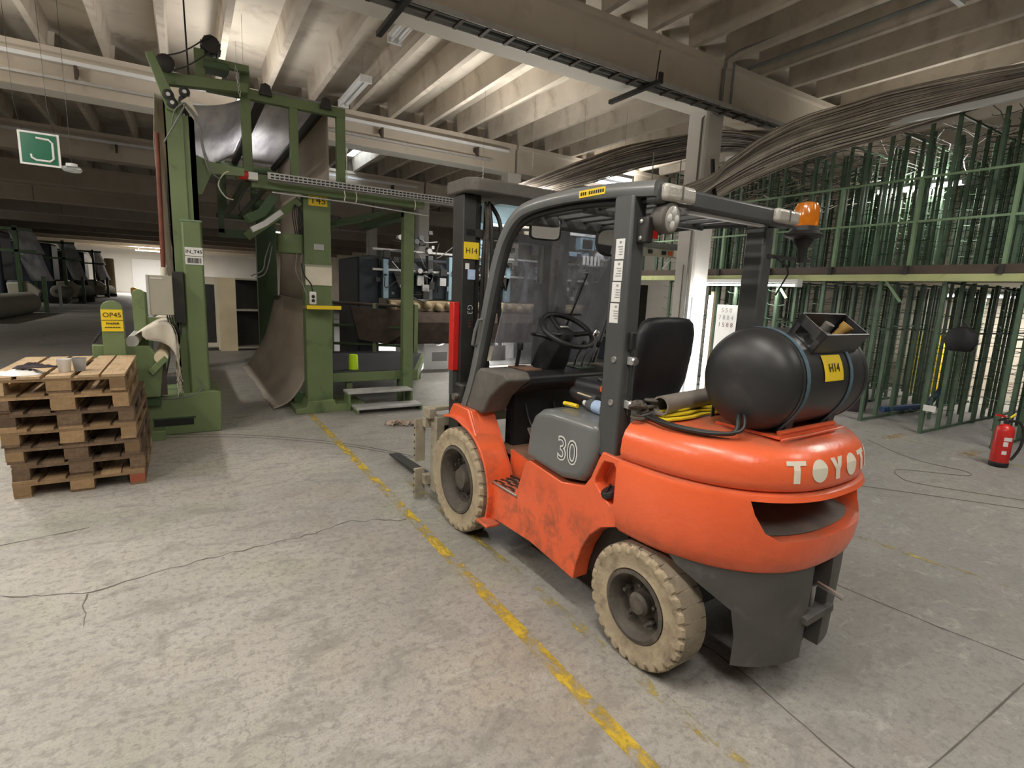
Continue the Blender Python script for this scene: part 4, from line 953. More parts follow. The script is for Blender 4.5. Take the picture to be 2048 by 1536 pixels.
# left column and its foot
ft = ac(MB().prism([(-.42, 0), (.26, 0), (.27, .44), (.20, .46), (-.42, .42)], 'y', 6.55, 7.25), 'column_foot', G, bev=.01)
boolean_ok = False
ac(bx(-.36, .0, 6.545, 6.552, .10, .175), 'lifting_slot', 'black_ink', parent=ft, smooth=0)
ac(bx(-.37, .02, 6.54, 6.55, .175, .19), 'slot_lip', 'dark_green', parent=ft, smooth=0)
ac(bx(-.10, -.085, 6.66, 7.05, .4, 3.40).box(-.10, .06, 6.66, 6.675, .4, 3.40).box(-.10, .06, 7.03, 7.05, .4, 3.40), 'column_channel', G, smooth=0)
ac(bx(.11, .16, 6.68, 7.04, .4, 3.28).box(.05, .16, 6.68, 6.70, .4, 3.28), 'column_channel', G, smooth=0)
cv = ac(MB().prism([(-.015, 6.66), (-.015, 6.60), (.0, 6.575), (.16, 6.575), (.175, 6.60), (.175, 6.66)], 'z', .41, 2.25), 'column_cover', G, bev=.008)
ac(bx(-.017, .177, 6.57, 6.585, 2.235, 2.252), 'cover_edge', 'rail_green', parent=cv, smooth=0)
sg = ac(bx(.01, .17, 6.570, 6.574, 1.80, 1.975), 'machine_label', 'white_label', parent=cv, smooth=0)
text('label_print', 'IN_T45', .048, 'black_ink', cv, (.09, 6.569, 1.93), (PI/2, 0, 0), offset=.0008)
ac(bx(.01, .17, 6.568, 6.571, 1.884, 1.888), 'label_rule', 'black_ink', parent=cv, smooth=0)
x = .025
while x < .15:
    w = random.choice((.002, .002, .004, .006)); ac(bx(x, x+w, 6.568, 6.571, 1.815, 1.868), 'barcode_bar', 'black_ink', parent=cv, smooth=0); x += w+random.choice((.002, .003, .005))
chn = ac(MB(), 'drive_chain', 'black_steel') if False else None
m = MB()
for i in range(62): m.box(.085, .105, 6.70, 6.72, 2.25+i*.0165, 2.262+i*.0165)
ac(m, 'drive_chain', 'black_steel', smooth=0); ac(bx(.066, .082, 6.69, 6.72, 2.2, 3.3), 'chain_guide', 'galvanised', smooth=0)
ac(bx(.08, .12, 6.80, 6.84, .3, 3.3), 'guide_rod', 'galvanised', smooth=0)
# column stays behind
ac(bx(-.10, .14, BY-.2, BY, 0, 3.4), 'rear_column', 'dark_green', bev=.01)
ac(MB().prism([(.16, 2.95), (.16, 2.55), (.20, 2.55), (.30, 2.78), (.62, 2.80), (.62, 2.88), (.30, 2.90)], 'y', 6.85, 6.93), 'gusset', G, smooth=0)
# head with arms, motor and bearings
ac(MB().prism([(-.22, 3.78), (-.15, 3.80), (.03, 3.36), (.0, 3.28), (-.07, 3.30)], 'y', 6.62, 6.66), 'dancer_arm', G, bev=.006)
ac(MB().prism([(.05, 3.40), (.16, 3.25), (.20, 3.30), (.12, 3.46)], 'y', 6.64, 6.68), 'dancer_arm', 'cream_white', bev=.004)
ac(MB().prism([(-.12, 3.62), (.70, 3.70), (.70, 3.80), (-.12, 3.74)], 'y', 6.95, 7.05), 'head_beam', G, bev=.006)
ac(bx(.20, .30, 6.98, 7.06, 3.7, 4.05), 'head_post', G, bev=.005)
ac(bx(.30, .72, 6.98, 7.06, 3.92, 3.99), 'motor_table', G, bev=.005)
mo = ac(MB().lathe([(.02, 0), (.085, .005), (.09, .03), (.09, .24), (.075, .26), (.075, .30), (.001, .30)], (.36, 6.92, 4.10), (0, 1, 0), 20), 'motor', 'black_steel')
for k in range(10): ac(MB().box(-.004, .004, -.0, .2, .085, .10, Matrix.Translation((.36, 6.96, 4.10)) @ Matrix.Rotation(2*PI*k/10, 4, 'Y')), 'cooling_fin', 'black_steel', parent=mo, smooth=0)
ac(bx(.28, .52, 6.90, 7.15, 3.86, 3.93), 'gearbox', 'dark_green', bev=.01)
ac(MB().lathe([(.07, 0), (.085, .01), (.085, .04), (.07, .05)], (-.06, 6.86, 3.80), (0, 1, 0), 20), 'belt_pulley', 'black_steel')
for z0, z1 in ((3.875, 4.175), (3.73, 4.02)): ac(MB().sweep(smoothpath([(-.06, 6.90, z0), (.12, 6.90, (z0+z1)/2-.06), (.36, 6.90, z1)], 5), [(-.008, -.005), (.008, -.005), (.008, .005), (-.008, .005)], (0, 1, 0)), 'drive_belt', 'cable_black')
for x, z, y in ((-.02, 3.36, 6.60), (.09, 3.50, 6.66), (-.05, 3.43, 6.60)):
    bg_ = ac(MB().lathe([(.05, 0), (.05, .04), (.03, .05), (.001, .05)], (x, y+.04, z), (0, -1, 0), 18), 'bearing', 'black_steel'); ac(MB().lathe([(.02, 0), (.018, .006), (.001, .006)], (x, y-.01, z), (0, -1, 0), 14), 'bearing_cap', 'zinc', parent=bg_)
m = MB()
for k in range(9):
    c = Vector((.58+.004*k, 6.90, 3.92-.035*k)); ax = k % 2
    m.rings([[c+Vector(((.012+.004*math.cos(b))*math.cos(a) if ax else .004*math.sin(b), (.004*math.sin(b)) if ax else (.012+.004*math.cos(b))*math.cos(a), (.02+.004*math.cos(b))*math.sin(a))) for b in [2*PI*j/5 for j in range(5)]] for a in [2*PI*i/10 for i in range(11)]], cap=False)
ac(m, 'hanging_chain', 'zinc')
ac(MB().tube([(.14, 7.0, 3.7), (.13, 7.0, 4.6), (.12, 7.0, 5.48)], .009, 5), 'feed_cable', 'cable_black')
# the upper frame, front and back
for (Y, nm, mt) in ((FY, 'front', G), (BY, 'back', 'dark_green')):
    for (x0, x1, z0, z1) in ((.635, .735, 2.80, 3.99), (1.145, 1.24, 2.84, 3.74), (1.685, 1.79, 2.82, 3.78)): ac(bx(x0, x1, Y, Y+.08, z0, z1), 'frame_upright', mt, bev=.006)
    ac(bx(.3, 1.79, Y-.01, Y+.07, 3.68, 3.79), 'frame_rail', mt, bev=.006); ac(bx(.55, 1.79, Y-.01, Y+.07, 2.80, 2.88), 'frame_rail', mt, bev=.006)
for x in (.69, 1.74): ac(bx(x-.04, x+.04, FY, BY, 2.80, 2.86), 'long_rail', 'dark_green', smooth=0)
for x in (1.80,): ac(MB().tube([(x, FY-.01, 2.8), (x, FY-.01, 3.35)], .006, 6), 'sensor_cable', 'cream_white')
for z in (3.3, 3.42): ac(bx(1.79, 1.82, FY-.01, FY+.02, z, z+.035), 'sensor', 'white_label', smooth=0)
# rollers (run the full width of the fabric)
for (x, z, r, mt) in ((.89, 3.80, .055, 'black_steel'), (1.55, 3.79, .055, 'black_steel'), (.09, 3.50, .045, 'black_steel'), (-.02, 3.36, .045, 'black_steel'), (.95, 2.86, .04, 'dark_green')):
    rl = ac(MB().cyl((x, FY-.02, z), (x, BY-.1, z), r), 'roller', mt)
    ac(MB().prism([(x-.07, z-.06), (x+.07, z-.06), (x+.05, z+.05), (x, z+.075), (x-.05, z+.05)], 'y', FY-.06, FY-.02), 'roller_bearing', 'black_steel', parent=rl, bev=.008)
# T45 post, its rear twin, foot, boxes
po = ac(bx(1.285, 1.61, 7.16, 7.36, .04, 2.74), 'tall_post', G, bev=.008)
ac(MB().prism([(1.12, 0), (2.0, 0), (2.0, .10), (1.62, .10), (1.60, .16), (1.28, .16), (1.25, .08), (1.12, .07)], 'y', 7.05, 7.55), 'post_foot', G, bev=.006)
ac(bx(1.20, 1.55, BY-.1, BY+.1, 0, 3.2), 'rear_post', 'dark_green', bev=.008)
pl = ac(bx(1.345, 1.57, 7.150, 7.158, 2.61, 2.735), 'post_sign', 'yellow_sign', parent=po, smooth=0); text('sign_print', 'T45', .115, 'black_ink', po, (1.457, 7.148, 2.672), (PI/2, 0, 0), sx=1.05)
ac(bx(1.40, 1.52, 7.152, 7.158, 2.08, 2.15), 'type_plate', 'galvanised', parent=po, smooth=0)
ac(bx(1.29, 1.61, 7.145, 7.158, 1.64, 1.89), 'notice_board', 'cream_white', parent=po, smooth=0)
ac(bx(1.285, 1.615, 7.14, 7.16, 1.87, 1.895), 'board_clip', 'grey_box', parent=po, smooth=0)
sh = ac(bx(1.25, 1.66, 6.88, 7.158, 1.355, 1.375), 'shelf', 'brown_card', parent=po, smooth=0); ac(bx(1.25, 1.66, 6.875, 6.885, 1.35, 1.395), 'shelf_lip', 'yellow_sign', parent=sh, smooth=0)
dr = ac(MB().lathe([(.155, 0), (.16, .01), (.16, .22), (.155, .23)], (1.16, 7.30, 2.02), (0, 0, 1), 24), 'cable_drum', 'machine_green')
for k in range(5): ac(MB().tube(smoothpath([(1.2+.02*k, 7.22, 2.24), (1.16+.025*k, 7.18, 2.5), (1.22, 7.2, 2.62), (1.23+.02*k, 7.18, 2.4), (1.24, 7.2, 2.22)], 5), .006, 5), 'cable_loop', 'cable_black', parent=dr)
for k in range(2): ac(MB().tube(smoothpath([(1.2+.06*k, 7.16, 2.02), (1.18+.06*k, 7.15, 1.8), (1.26, 7.13, 1.62), (1.3, 7.1, 1.5)], 5), .006, 5), 'cable_loop', 'cable_grey', parent=dr)
pc = ac(bx(1.305, 1.385, 6.98, 7.03, 1.40, 1.56), 'pendant_control', 'white_label', bev=.014, seg=3)
for z in (1.45, 1.50): ac(MB().lathe([(.022, 0), (.02, .012), (.001, .013)], (1.345, 6.985, z), (0, -1, 0), 16), 'button', 'black_plastic', parent=pc)
ac(MB().tube(smoothpath([(1.345, 7.0, 1.56), (1.33, 7.02, 1.65), (1.27, 7.08, 1.75), (1.24, 7.12, 1.9)], 5), .009, 6), 'pendant_cable', 'cable_black', parent=pc)
# beam with galvanised tray over the walkway, walkway leg
ac(bx(.70, 2.80, 6.98, 7.08, 2.715, 2.82), 'walkway_beam', G, bev=.006)
tr = ac(bx(.85, 3.35, 6.80, 6.806, 2.79, 2.87).box(.85, 3.35, 6.80, 6.95, 2.79, 2.795), 'cable_tray', 'galvanised', smooth=0)
slot = MB().box(-.018, .018, -.0015, .0015, -.008, .008).mesh('tray_slot', 'black_ink', smooth=0)
for i in range(48):
    for z in (2.815, 2.847): share('tray_slot', slot, tr, (.90+i*.05, 6.799, z))
ac(MB().tube([(.9, 6.86, 2.665), (1.8, 6.85, 2.655), (2.8, 6.86, 2.61)], .009, 6), 'thin_rail', 'galvanised')
for x in (1.70, 1.84, 2.6): ac(MB().tube([(x, 6.83, 2.79), (x+.01, 6.82, 2.72), (x, 6.83, 2.66)], .006, 5), 'hook', 'cream_white')
lg = ac(bx(2.62, 2.77, 7.28, 7.40, .02, 2.70), 'walkway_leg', G, bev=.006)
ac(bx(2.60, 2.79, 7.25, 7.43, 0, .02), 'leg_foot', G, parent=lg, smooth=0)
ac(bx(2.62, 2.77, 7.3, 9.6, 2.62, 2.72), 'walkway_tie', 'dark_green', smooth=0)
for y in (8.4, 9.5): ac(MB().prism([(1.8, 2.5), (2.7, 2.75), (2.7, 2.82), (1.8, 2.57)], 'y', y, y+.05), 'tie_bar', 'dark_green', smooth=0)
# swing gear under the frame: dark hopper arms and red socket
ac(bx(.40, .46, 7.9, 8.0, 2.25, 3.1).box(.40, .70, 7.9, 8.0, 2.2, 2.3), 'stay', 'dark_green', smooth=0)
ac(MB().sweep([(.92, 6.9, 2.62), (.78, 6.85, 2.42), (.62, 6.8, 2.33)], [(-.05, -.05), (.05, -.05), (.05, .05), (-.05, .05)], (0, 1, 0)), 'dancer_lever', 'dark_green', bev=.006)
ac(MB().sweep([(.98, 6.78, 2.45), (.80, 6.76, 2.30), (.66, 6.75, 2.22)], [(-.03, -.03), (.03, -.03), (.03, .03), (-.03, .03)], (0, 1, 0)), 'dancer_lever', 'galvanised', bev=.004)
ac(MB().sweep([(.68, 7.5, 2.2), (1.25, 7.2, 2.66)], [(-.04, -.05), (.04, -.05), (.04, .05), (-.04, .05)], (0, 1, 0)), 'brace', G)
sk = ac(MB().lathe([(.045, 0), (.05, .02), (.05, .08), (.03, .1), (.001, .1)], (.66, 6.92, 2.82), (-1, -.1, 0), 16), 'socket', 'red_paint'); ac(bx(.66, .76, 6.88, 6.97, 2.78, 2.86), 'socket_box', 'white_label', parent=sk, bev=.005)
for k, q in enumerate(([(.6, 6.9, 2.8), (.45, 6.85, 2.82), (.36, 6.84, 2.68), (.42, 6.86, 2.56), (.5, 6.9, 2.54)], [(.75, 6.9, 2.66), (.62, 6.86, 2.64), (.55, 6.85, 2.5), (.58, 6.88, 2.35)],
    [(-.04, 6.63, 3.15), (.0, 6.60, 3.3), (.09, 6.60, 3.38), (.03, 6.59, 3.24), (-.11, 6.62, 2.98)], [(.09, 6.6, 3.38), (.19, 6.62, 3.25), (.22, 6.66, 3.0), (.27, 6.7, 2.8), (.38, 6.8, 2.72)], [(.09, 6.6, 3.37), (.2, 6.63, 3.2), (.24, 6.66, 2.95), (.32, 6.72, 2.76)],
    [(.95, 7.4, 2.1), (.9, 7.35, 1.9), (.85, 7.4, 1.75), (.75, 7.45, 1.7)], [(.93, 7.4, 2.15), (.86, 7.35, 1.95), (.83, 7.4, 1.8), (.7, 7.45, 1.72)])):
    ac(MB().tube(smoothpath(q, 6), .008 if k > 1 else .007, 5), 'cable', 'cream_white' if k in (0,) else ('cable_grey' if k != 1 else 'cable_black'))
# control box and red pipe on the left column
gb = ac(bx(-.33, -.115, 6.42, 6.55, 1.28, 1.675), 'control_box', 'grey_box', bev=.006); ac(bx(-.335, -.315, 6.415, 6.43, 1.28, 1.675), 'box_hinge', 'galvanised', parent=gb, smooth=0)
text('box_print', 'DANCER CONTROL', .016, 'white_label', gb, (-.245, 6.418, 1.645), (PI/2, 0, 0)) if False else ac(bx(-.30, -.20, 6.417, 6.42, 1.64, 1.648), 'print_line', 'white_label', parent=gb, smooth=0)
ac(bx(-.115, -.02, 6.55, 6.66, 1.2, 1.72), 'box_backplate', 'black_steel', parent=gb, smooth=0)
for k in range(4): ac(MB().tube(smoothpath([(-.18+.02*k, 6.5, 1.28), (-.16+.02*k, 6.49, 1.16), (-.10+.01*k, 6.52, 1.08), (-.06, 6.58, 1.2)], 4), .006, 5), 'box_cable', 'cable_black', parent=gb)
rp = ac(MB().cyl((-.19, 6.72, 1.72), (-.17, 6.72, 3.08), .022, n=10), 'red_pipe', 'red_rust'); ac(MB().cyl((-.19, 6.72, 1.66), (-.19, 6.72, 1.76), .028, n=10), 'pipe_fitting', 'cream_white', parent=rp)
ac(MB().tube(smoothpath([(.05, 6.57, .62), (.10, 6.56, .5), (.0, 6.55, .42), (-.2, 6.54, .40), (-.35, 6.54, .43)], 5), .007, 5), 'floor_cable', 'cable_grey')

# ---- the fabric web: up from the winder, over the rollers, down behind the post and onto the floor
W0, W1 = FY+.12, BY-.25
def sheet(name, label, mat, path_f, path_b, ny=18, y0=W0, y1=W1, rip=.012, parent=AC, thick=.003):
    n = len(path_f)
    def fn(a, b):
        i = min(int(a*(n-1)), n-2); k = a*(n-1)-i
        f = Vector(path_f[i]).lerp(Vector(path_f[i+1]), k); g = Vector(path_b[i]).lerp(Vector(path_b[i+1]), k); q = f.lerp(g, b)
        r = rip*(math.sin(b*9+a*3)+.5*math.sin(b*23-a*6))*(1 if 0 < a < 1 else .3)*(.3+a)
        return (q[0]+r, y0+(y1-y0)*b, q[1])
    return MB().grid(fn, (n-1)*1, ny).build(name, mat, parent, smooth=80, thick=thick)
up = [(-.10, 1.15), (-.16, 1.7), (-.19, 2.4), (-.20, 3.0), (-.17, 3.45), (-.02, 3.41)]
sheet('fabric_rising', '', 'cream_cloth', up, up, rip=0., y0=6.72, y1=W1)
sag = [tuple(p)[:2] for p in smoothpath([(.09, 3.55, 0), (.20, 3.54, 0), (.45, 3.60, 0), (.68, 3.72, 0), (.86, 3.855, 0)], 4)]
sheet('fabric_sag', '', 'white_cloth', sag, [(x, z+.04) for x, z in sag], rip=.01)
sheet('fabric_top', '', 'white_cloth', [(.86, 3.855), (1.1, 3.85), (1.55, 3.845), (1.60, 3.80)], [(.86, 3.855), (1.1, 3.85), (1.55, 3.845), (1.60, 3.80)], rip=0.)
sheet('fabric_fall', '', 'beige_cloth', [(1.605, 3.80), (1.61, 3.0), (1.60, 2.0), (1.56, 1.40)], [(1.605, 3.80), (1.62, 3.0), (1.60, 2.0), (1.56, 1.38)], rip=.006)
front = [tuple(p)[:2] for p in smoothpath([(1.50, 1.42, 0), (1.36, 1.40, 0), (1.38, 1.11, 0), (1.36, .78, 0), (1.25, .38, 0), (1.08, .12, 0), (.90, .015, 0)], 4)]
backp = [tuple(p)[:2] for p in smoothpath([(1.55, 1.42, 0), (1.47, 1.36, 0), (1.38, 1.0, 0), (1.27, .6, 0), (1.12, .3, 0), (1.0, .08, 0), (.86, .012, 0)], 4)]
sheet('fabric_drape', '', 'beige_cloth', front, backp, ny=40, y0=7.42, rip=.035)
ac(MB().cyl((1.50, 7.40, 1.36), (1.50, BY-.2, 1.36), .045), 'drape_bar', 'brown_steel')
ac(MB().cyl((1.25, 7.40, .12), (1.28, 8.6, .12), .09, n=18), 'floor_tube', 'dark_green')

# ================================================================== walkway platform with steps
PF = thing('walkway_platform', 'low green platform with black rubber mat and two grey steps', 'platform', (2.2, 7.4, 0))
def pf(mb, name, mat, **k): return mb.build(name, mat, k.pop('parent', PF), **k)
pf(MB().prism([(1.66, 7.42), (2.84, 7.42), (3.70, 9.3), (3.3, 9.75), (1.66, 9.9)], 'z', .44, .47), 'rubber_mat', 'rubber_mat', smooth=0)
pf(bx(1.66, 2.86, 7.40, 7.46, .33, .46), 'front_edge', G, bev=.005); pf(bx(2.80, 2.86, 7.40, 10.0, .33, .46), 'side_edge', G, bev=.005) if False else pf(MB().prism([(2.82, 7.42), (2.90, 7.42), (3.80, 9.4), (3.72, 9.4)], 'z', .30, .46), 'side_edge', G, smooth=0)
for (x, y) in ((1.9, 7.50), (2.66, 7.50), (2.0, 9.6), (3.6, 9.2)): pf(bx(x-.04, x+.04, y-.04, y+.04, 0, .44), 'platform_leg', G, smooth=0)
for i, (y, z) in enumerate(((7.12, .26), (6.88, .09))):
    s_ = pf(bx(1.76+.05*i, 2.66+.05*i, y-.13, y+.13, z-.03, z), 'step_tread', 'galvanised', bev=.004)
    for xx in (1.77+.05*i, 2.64+.05*i): pf(bx(xx, xx+.025, y-.12, y+.12, 0 if i else .0, z-.03), 'step_side', G, parent=s_, smooth=0)
# rear guard rail
for (z, mt) in ((1.35, 'brown_steel'), (.95, 'dark_green'), (.62, 'dark_green')): pf(MB().tube([(2.2, 9.85, z), (3.6, 9.35, z-.03)], .025, 6), 'guard_rail', mt)
for (x, y) in ((2.2, 9.85), (2.9, 9.6), (3.6, 9.35)): pf(bx(x-.035, x+.035, y-.03, y+.03, .44, 1.36), 'rail_post', G, smooth=0)
pf(MB().prism([(2.45, 1.3), (3.5, 1.22), (3.4, .8), (3.1, .62), (2.6, .72)], 'y', 9.50, 9.56), 'hung_carpet', 'carpet_brown', smooth=0)
cone = tag(MB().lathe([(.001, 0), (.068, .002), (.062, .20), (.052, .215), (.02, .215), (.02, .20), (.001, .20)], (2.0, 7.62, .471), (0, 0, 1), 26).build('yarn_cone', 'neon_cone', org=(2.0, 7.62, .471)), 'neon yellow yarn cone standing on the black platform mat', 'yarn cone')

# ================================================================== winder at the left column
WD = thing('batch_winder', 'low green winder with fabric draped over its roller, behind the pallets', 'winder', (-.5, 6.4, 0))
def wd(mb, name, mat, **k): return mb.build(name, mat, k.pop('parent', WD), **k)
def tongue(x0, x1, y0, y1, z0, z1, n=8):
    c = (x0+x1)/2; r = (x1-x0)/2; return MB().prism([(x0, z0), (x1, z0)]+[(c+r*math.cos(PI*i/n), z1-r+r*math.sin(PI*i/n)) for i in range(n+1)], 'y', y0, y1)
op_ = wd(tongue(-.70, -.525, 6.28, 6.34, .4, 1.42), 'end_plate', G, bev=.006)
wd(bx(-.695, -.53, 6.272, 6.279, 1.13, 1.335), 'plate_sign', 'yellow_sign', parent=op_, smooth=0)
text('sign_print', 'OP45', .062, 'black_ink', op_, (-.612, 6.270, 1.283), (PI/2, 0, 0)); wd(bx(-.695, -.53, 6.269, 6.272, 1.235, 1.238), 'sign_rule', 'black_ink', parent=op_, smooth=0)
text('sign_print', 'Druckluft', .026, 'black_ink', op_, (-.612, 6.270, 1.205), (PI/2, 0, 0), offset=.0008)
for k in range(6): wd(bx(-.672+.02*k, -.672+.02*k+.016, 6.269, 6.272, 1.164, 1.171), 'sign_print', 'black_ink', parent=op_, smooth=0)
wd(tongue(-.50, -.385, 7.0, 7.08, .4, 1.52), 'end_plate', G, bev=.006); wd(tongue(-.70, -.52, 10.6, 10.68, .4, 1.42), 'end_plate', 'dark_green', bev=.006)
wd(bx(-.40, .05, 7.02, 7.08, 1.05, 1.22), 'cross_beam', G, bev=.005)
wd(MB().prism([(-.80, .99), (-.34, .97), (-.24, .80), (-.28, .45), (-.80, .45)], 'y', 6.40, 6.46), 'side_plate', G, bev=.006)
wd(bx(-.80, -.26, 6.36, 7.2, 0, .10), 'winder_foot', G, bev=.006)
wd(bx(-.80, -.28, 6.46, 10.5, .35, .45), 'winder_bed', 'dark_green', smooth=0)
wd(MB().prism([(-.36, .74), (-.22, .88), (-.19, .84), (-.33, .68)], 'y', 6.33, 6.37), 'swing_arm', G, bev=.004)
wd(MB().cyl((-.25, 6.34, .86), (-.25, 10.6, .86), .06), 'draw_roller', 'cream_panel'); wd(MB().cyl((-.48, 6.40, 1.02), (-.48, 10.6, 1.02), .055), 'draw_roller', 'galvanised')
wd(bx(-.36, -.22, 6.48, 6.55, .45, .80), 'dark_case', 'brown_steel', smooth=0)
cl = [tuple(p)[:2] for p in smoothpath([(-.48, 1.06, 0), (-.40, 1.12, 0), (-.26, 1.21, 0), (-.17, 1.20, 0), (-.12, 1.08, 0), (-.115, .85, 0), (-.12, .60, 0)], 4)]
sheet('draped_fabric', '', 'cream_cloth', cl, cl, ny=14, y0=6.46, y1=8.2, rip=.012, parent=WD)
fl_ = [p for p in cl]
MB().grid(lambda a, b: (fl_[min(int(a*17)+4, 24)][0], 6.455-.012*math.sin(a*11)-.02*b, fl_[min(int(a*17)+4, 24)][1]-(.05+.20*math.sin(PI*min(1, a*.9))**.7)*b), 16, 5).build('fabric_flap', 'cream_cloth', WD, thick=.004)
m = MB()
for k in range(40):
    z = random.uniform(.55, 1.05); x = -.12+random.uniform(-.015, .015); y = 6.45+random.uniform(-.01, .02)
    m.tube([(x, y, z), (x+random.uniform(-.01, .03), y-.01, z-.05), (x+random.uniform(-.01, .04), y-.015, z-random.uniform(.08, .16))], .0022, 3)
wd(m, 'fringe', 'cream_cloth', kind='stuff')
wd(MB().tube([(-.80, 6.5, 1.0), (-.72, 6.5, 1.12)], .012, 6), 'lever', 'black_steel')

# ================================================================== pallets
def pmesh(nm, sx, sy, sz): return lambda mt: MB().box(0, sx, 0, sy, 0, sz).mesh(nm, mt, smooth=0)
PH = .1295
cache = {}
def pal_mesh(kind, mt):
    if (kind, mt) not in cache:
        sx, sy, sz = {'deck_board': (.125, 1.2, .020), 'deck_wide': (.145, 1.2, .020), 'stringer': (.8, .145, .020), 'block': (.10, .145, .070), 'mid_block': (.145, .145, .070), 'base_board': (.10, 1.2, .0195), 'mid_base': (.145, 1.2, .0195)}[kind]
        cache[kind, mt] = MB().box(0, sx, 0, sy, 0, sz).mesh(kind, mt, smooth=0)
    return cache[kind, mt]
px0 = [-1.165, -1.165, -1.18, -1.19, -1.20, -1.235, -1.245]
pnames = ['bottom pallet of the wooden stack, with a red painted corner block', 'second pallet from the floor in the wooden stack', 'third pallet from the floor in the wooden stack', 'middle pallet of the wooden stack, fourth from the floor',
          'fifth pallet from the floor in the wooden stack', 'pallet just below the top of the wooden stack', 'topmost wooden pallet, carrying cloths and a cup']
mt_ = ['pallet_wood', 'pallet_dark', 'pallet_dark', 'pallet_wood', 'pallet_dark', 'pallet_wood', 'pallet_light']
for k in range(7):
    X0 = px0[k]; Y0 = 5.03+random.uniform(-.012, .012); Z0 = k*PH
    P_ = thing('wooden_pallet', pnames[k], 'pallet', (X0+.4, Y0+.6, Z0), random.uniform(-.012, .012), 'pallets in the stack', world=False)
    def pb(kind, x, y, z, mt):
        o = bpy.data.objects.new({'deck_wide': 'deck_board', 'mid_block': 'block', 'mid_base': 'base_board'}.get(kind, kind), pal_mesh(kind, mt)); COL.objects.link(o); o.parent = P_
        o.location = (x-.4+random.uniform(-.003, .003), y-.6+random.uniform(-.004, .004), z)
    M1 = mt_[k]
    def rm(): return random.choice([M1, M1, M1, 'pallet_wood', 'pallet_dark'])
    for x, kd in ((0, 'base_board'), (.3275, 'mid_base'), (.70, 'base_board')): pb(kd, x, 0, 0, rm())
    for iy, y in enumerate((0, .5275, 1.055)):
        for ix, (x, kd) in enumerate(((0, 'block'), (.3275, 'mid_block'), (.70, 'block'))): pb(kd, x, y, .0195, 'pallet_red' if (k == 0 and ix == 2 and iy == 0) else rm())
        pb('stringer', 0, y, .0895, rm())
    for x, kd in ((0, 'deck_wide'), (.175, 'deck_board'), (.3275, 'deck_wide'), (.515, 'deck_board'), (.655, 'deck_wide')): pb(kd, x, 0, .1095, M1 if k < 6 else 'pallet_light')
TZ7 = 7*PH
tag(MB().lathe([(.034, 0), (.036, .002), (.047, .095), (.049, .10), (.045, .10), (.033, .006), (.001, .004)], (-.83, 5.22, TZ7), (0, 0, 1), 26).build('paper_cup', 'cup_white', org=(-.83, 5.22, TZ7)), 'white plastic cup standing on the topmost pallet', 'cup')
tag(MB().lathe([(.034, 0), (.036, .002), (.047, .095), (.049, .10), (.045, .10), (.033, .006), (.001, .004)], (-.745, 5.27, TZ7), (0, 0, 1), 26).build('paper_cup', 'clear_plastic', org=(-.745, 5.27, TZ7)), 'clear plastic cup behind the white cup on the topmost pallet', 'cup')
def crumple(name, mat, label, cx, cy, rx, ry, h, z):
    m = MB(); ph = [random.uniform(0, 6) for _ in range(6)]
    def fn(a, b):
        t = 2*PI*a; r = b; k = 1+.12*math.sin(3*t+ph[0])+.08*math.sin(5*t+ph[1])
        zz = h*(1-r**2.2)*(.75+.25*math.sin(4*t*r+ph[2])+.15*math.sin(9*r+ph[3]))
        return (cx+rx*r*k*math.cos(t), cy+ry*r*k*math.sin(t), z+max(.002, zz))
    m.grid(fn, 28, 8); bmesh.ops.remove_doubles(m.bm, verts=m.bm.verts, dist=.0005)
    return tag(m.build(name, mat, org=(cx, cy, z), thick=.004), label, 'cloth')
crumple('folded_cloth', 'cup_white', 'white crumpled cloth under the dark cloth on the topmost pallet', -1.08, 5.15, .15, .10, .045, TZ7)
crumple('dark_cloth', 'cloth_dark', 'dark rolled cloth lying on the white cloth', -1.00, 5.16, .12, .045, .04, TZ7+.047)

# ================================================================== hanging exit sign
SG = thing('exit_sign', 'green and white hanging sign with a hooked arrow, upper left', 'sign', (-1.35, 7.6, 3.06))
sb_ = bx(-1.395, -1.065, 7.6, 7.62, 2.755, 3.085).build('sign_board', 'white_label', SG, smooth=0); bx(-1.375, -1.085, 7.594, 7.601, 2.775, 3.065).build('green_face', 'sign_green', sb_, smooth=0)
MB().tube([(-1.30, 7.592, 2.86), (-1.295, 7.592, 2.825), (-1.26, 7.592, 2.805), (-1.15, 7.592, 2.805), (-1.12, 7.592, 2.835), (-1.12, 7.592, 2.99), (-1.15, 7.592, 3.02), (-1.25, 7.592, 3.025)], .011, 6).build('arrow', 'white_label', sb_)
for x in (-1.36, -1.10): MB().tube([(x, 7.61, 3.085), (x-.04, 7.61, 3.35), (x-.06, 7.61, 5.5)], .0018, 4).build('wire', 'cable_black', SG)
EM = thing('emergency_lamp', 'small clear dome lamp hanging beside the green sign', 'lamp', (-.98, 7.62, 2.75))
MB().lathe([(.001, 0), (.07, .01), (.09, .035), (.08, .06), (.001, .065)], (-.98, 7.62, 2.72), (0, 0, 1), 22).build('dome', 'bottle_clear', EM); MB().lathe([(.05, 0), (.05, .03), (.001, .03)], (-.98, 7.62, 2.785), (0, 0, 1), 18).build('lamp_base', 'white_metal', EM)
MB().tube([(-.98, 7.62, 2.81), (-.98, 7.62, 5.5)], .0018, 4).build('wire', 'cable_black', EM)

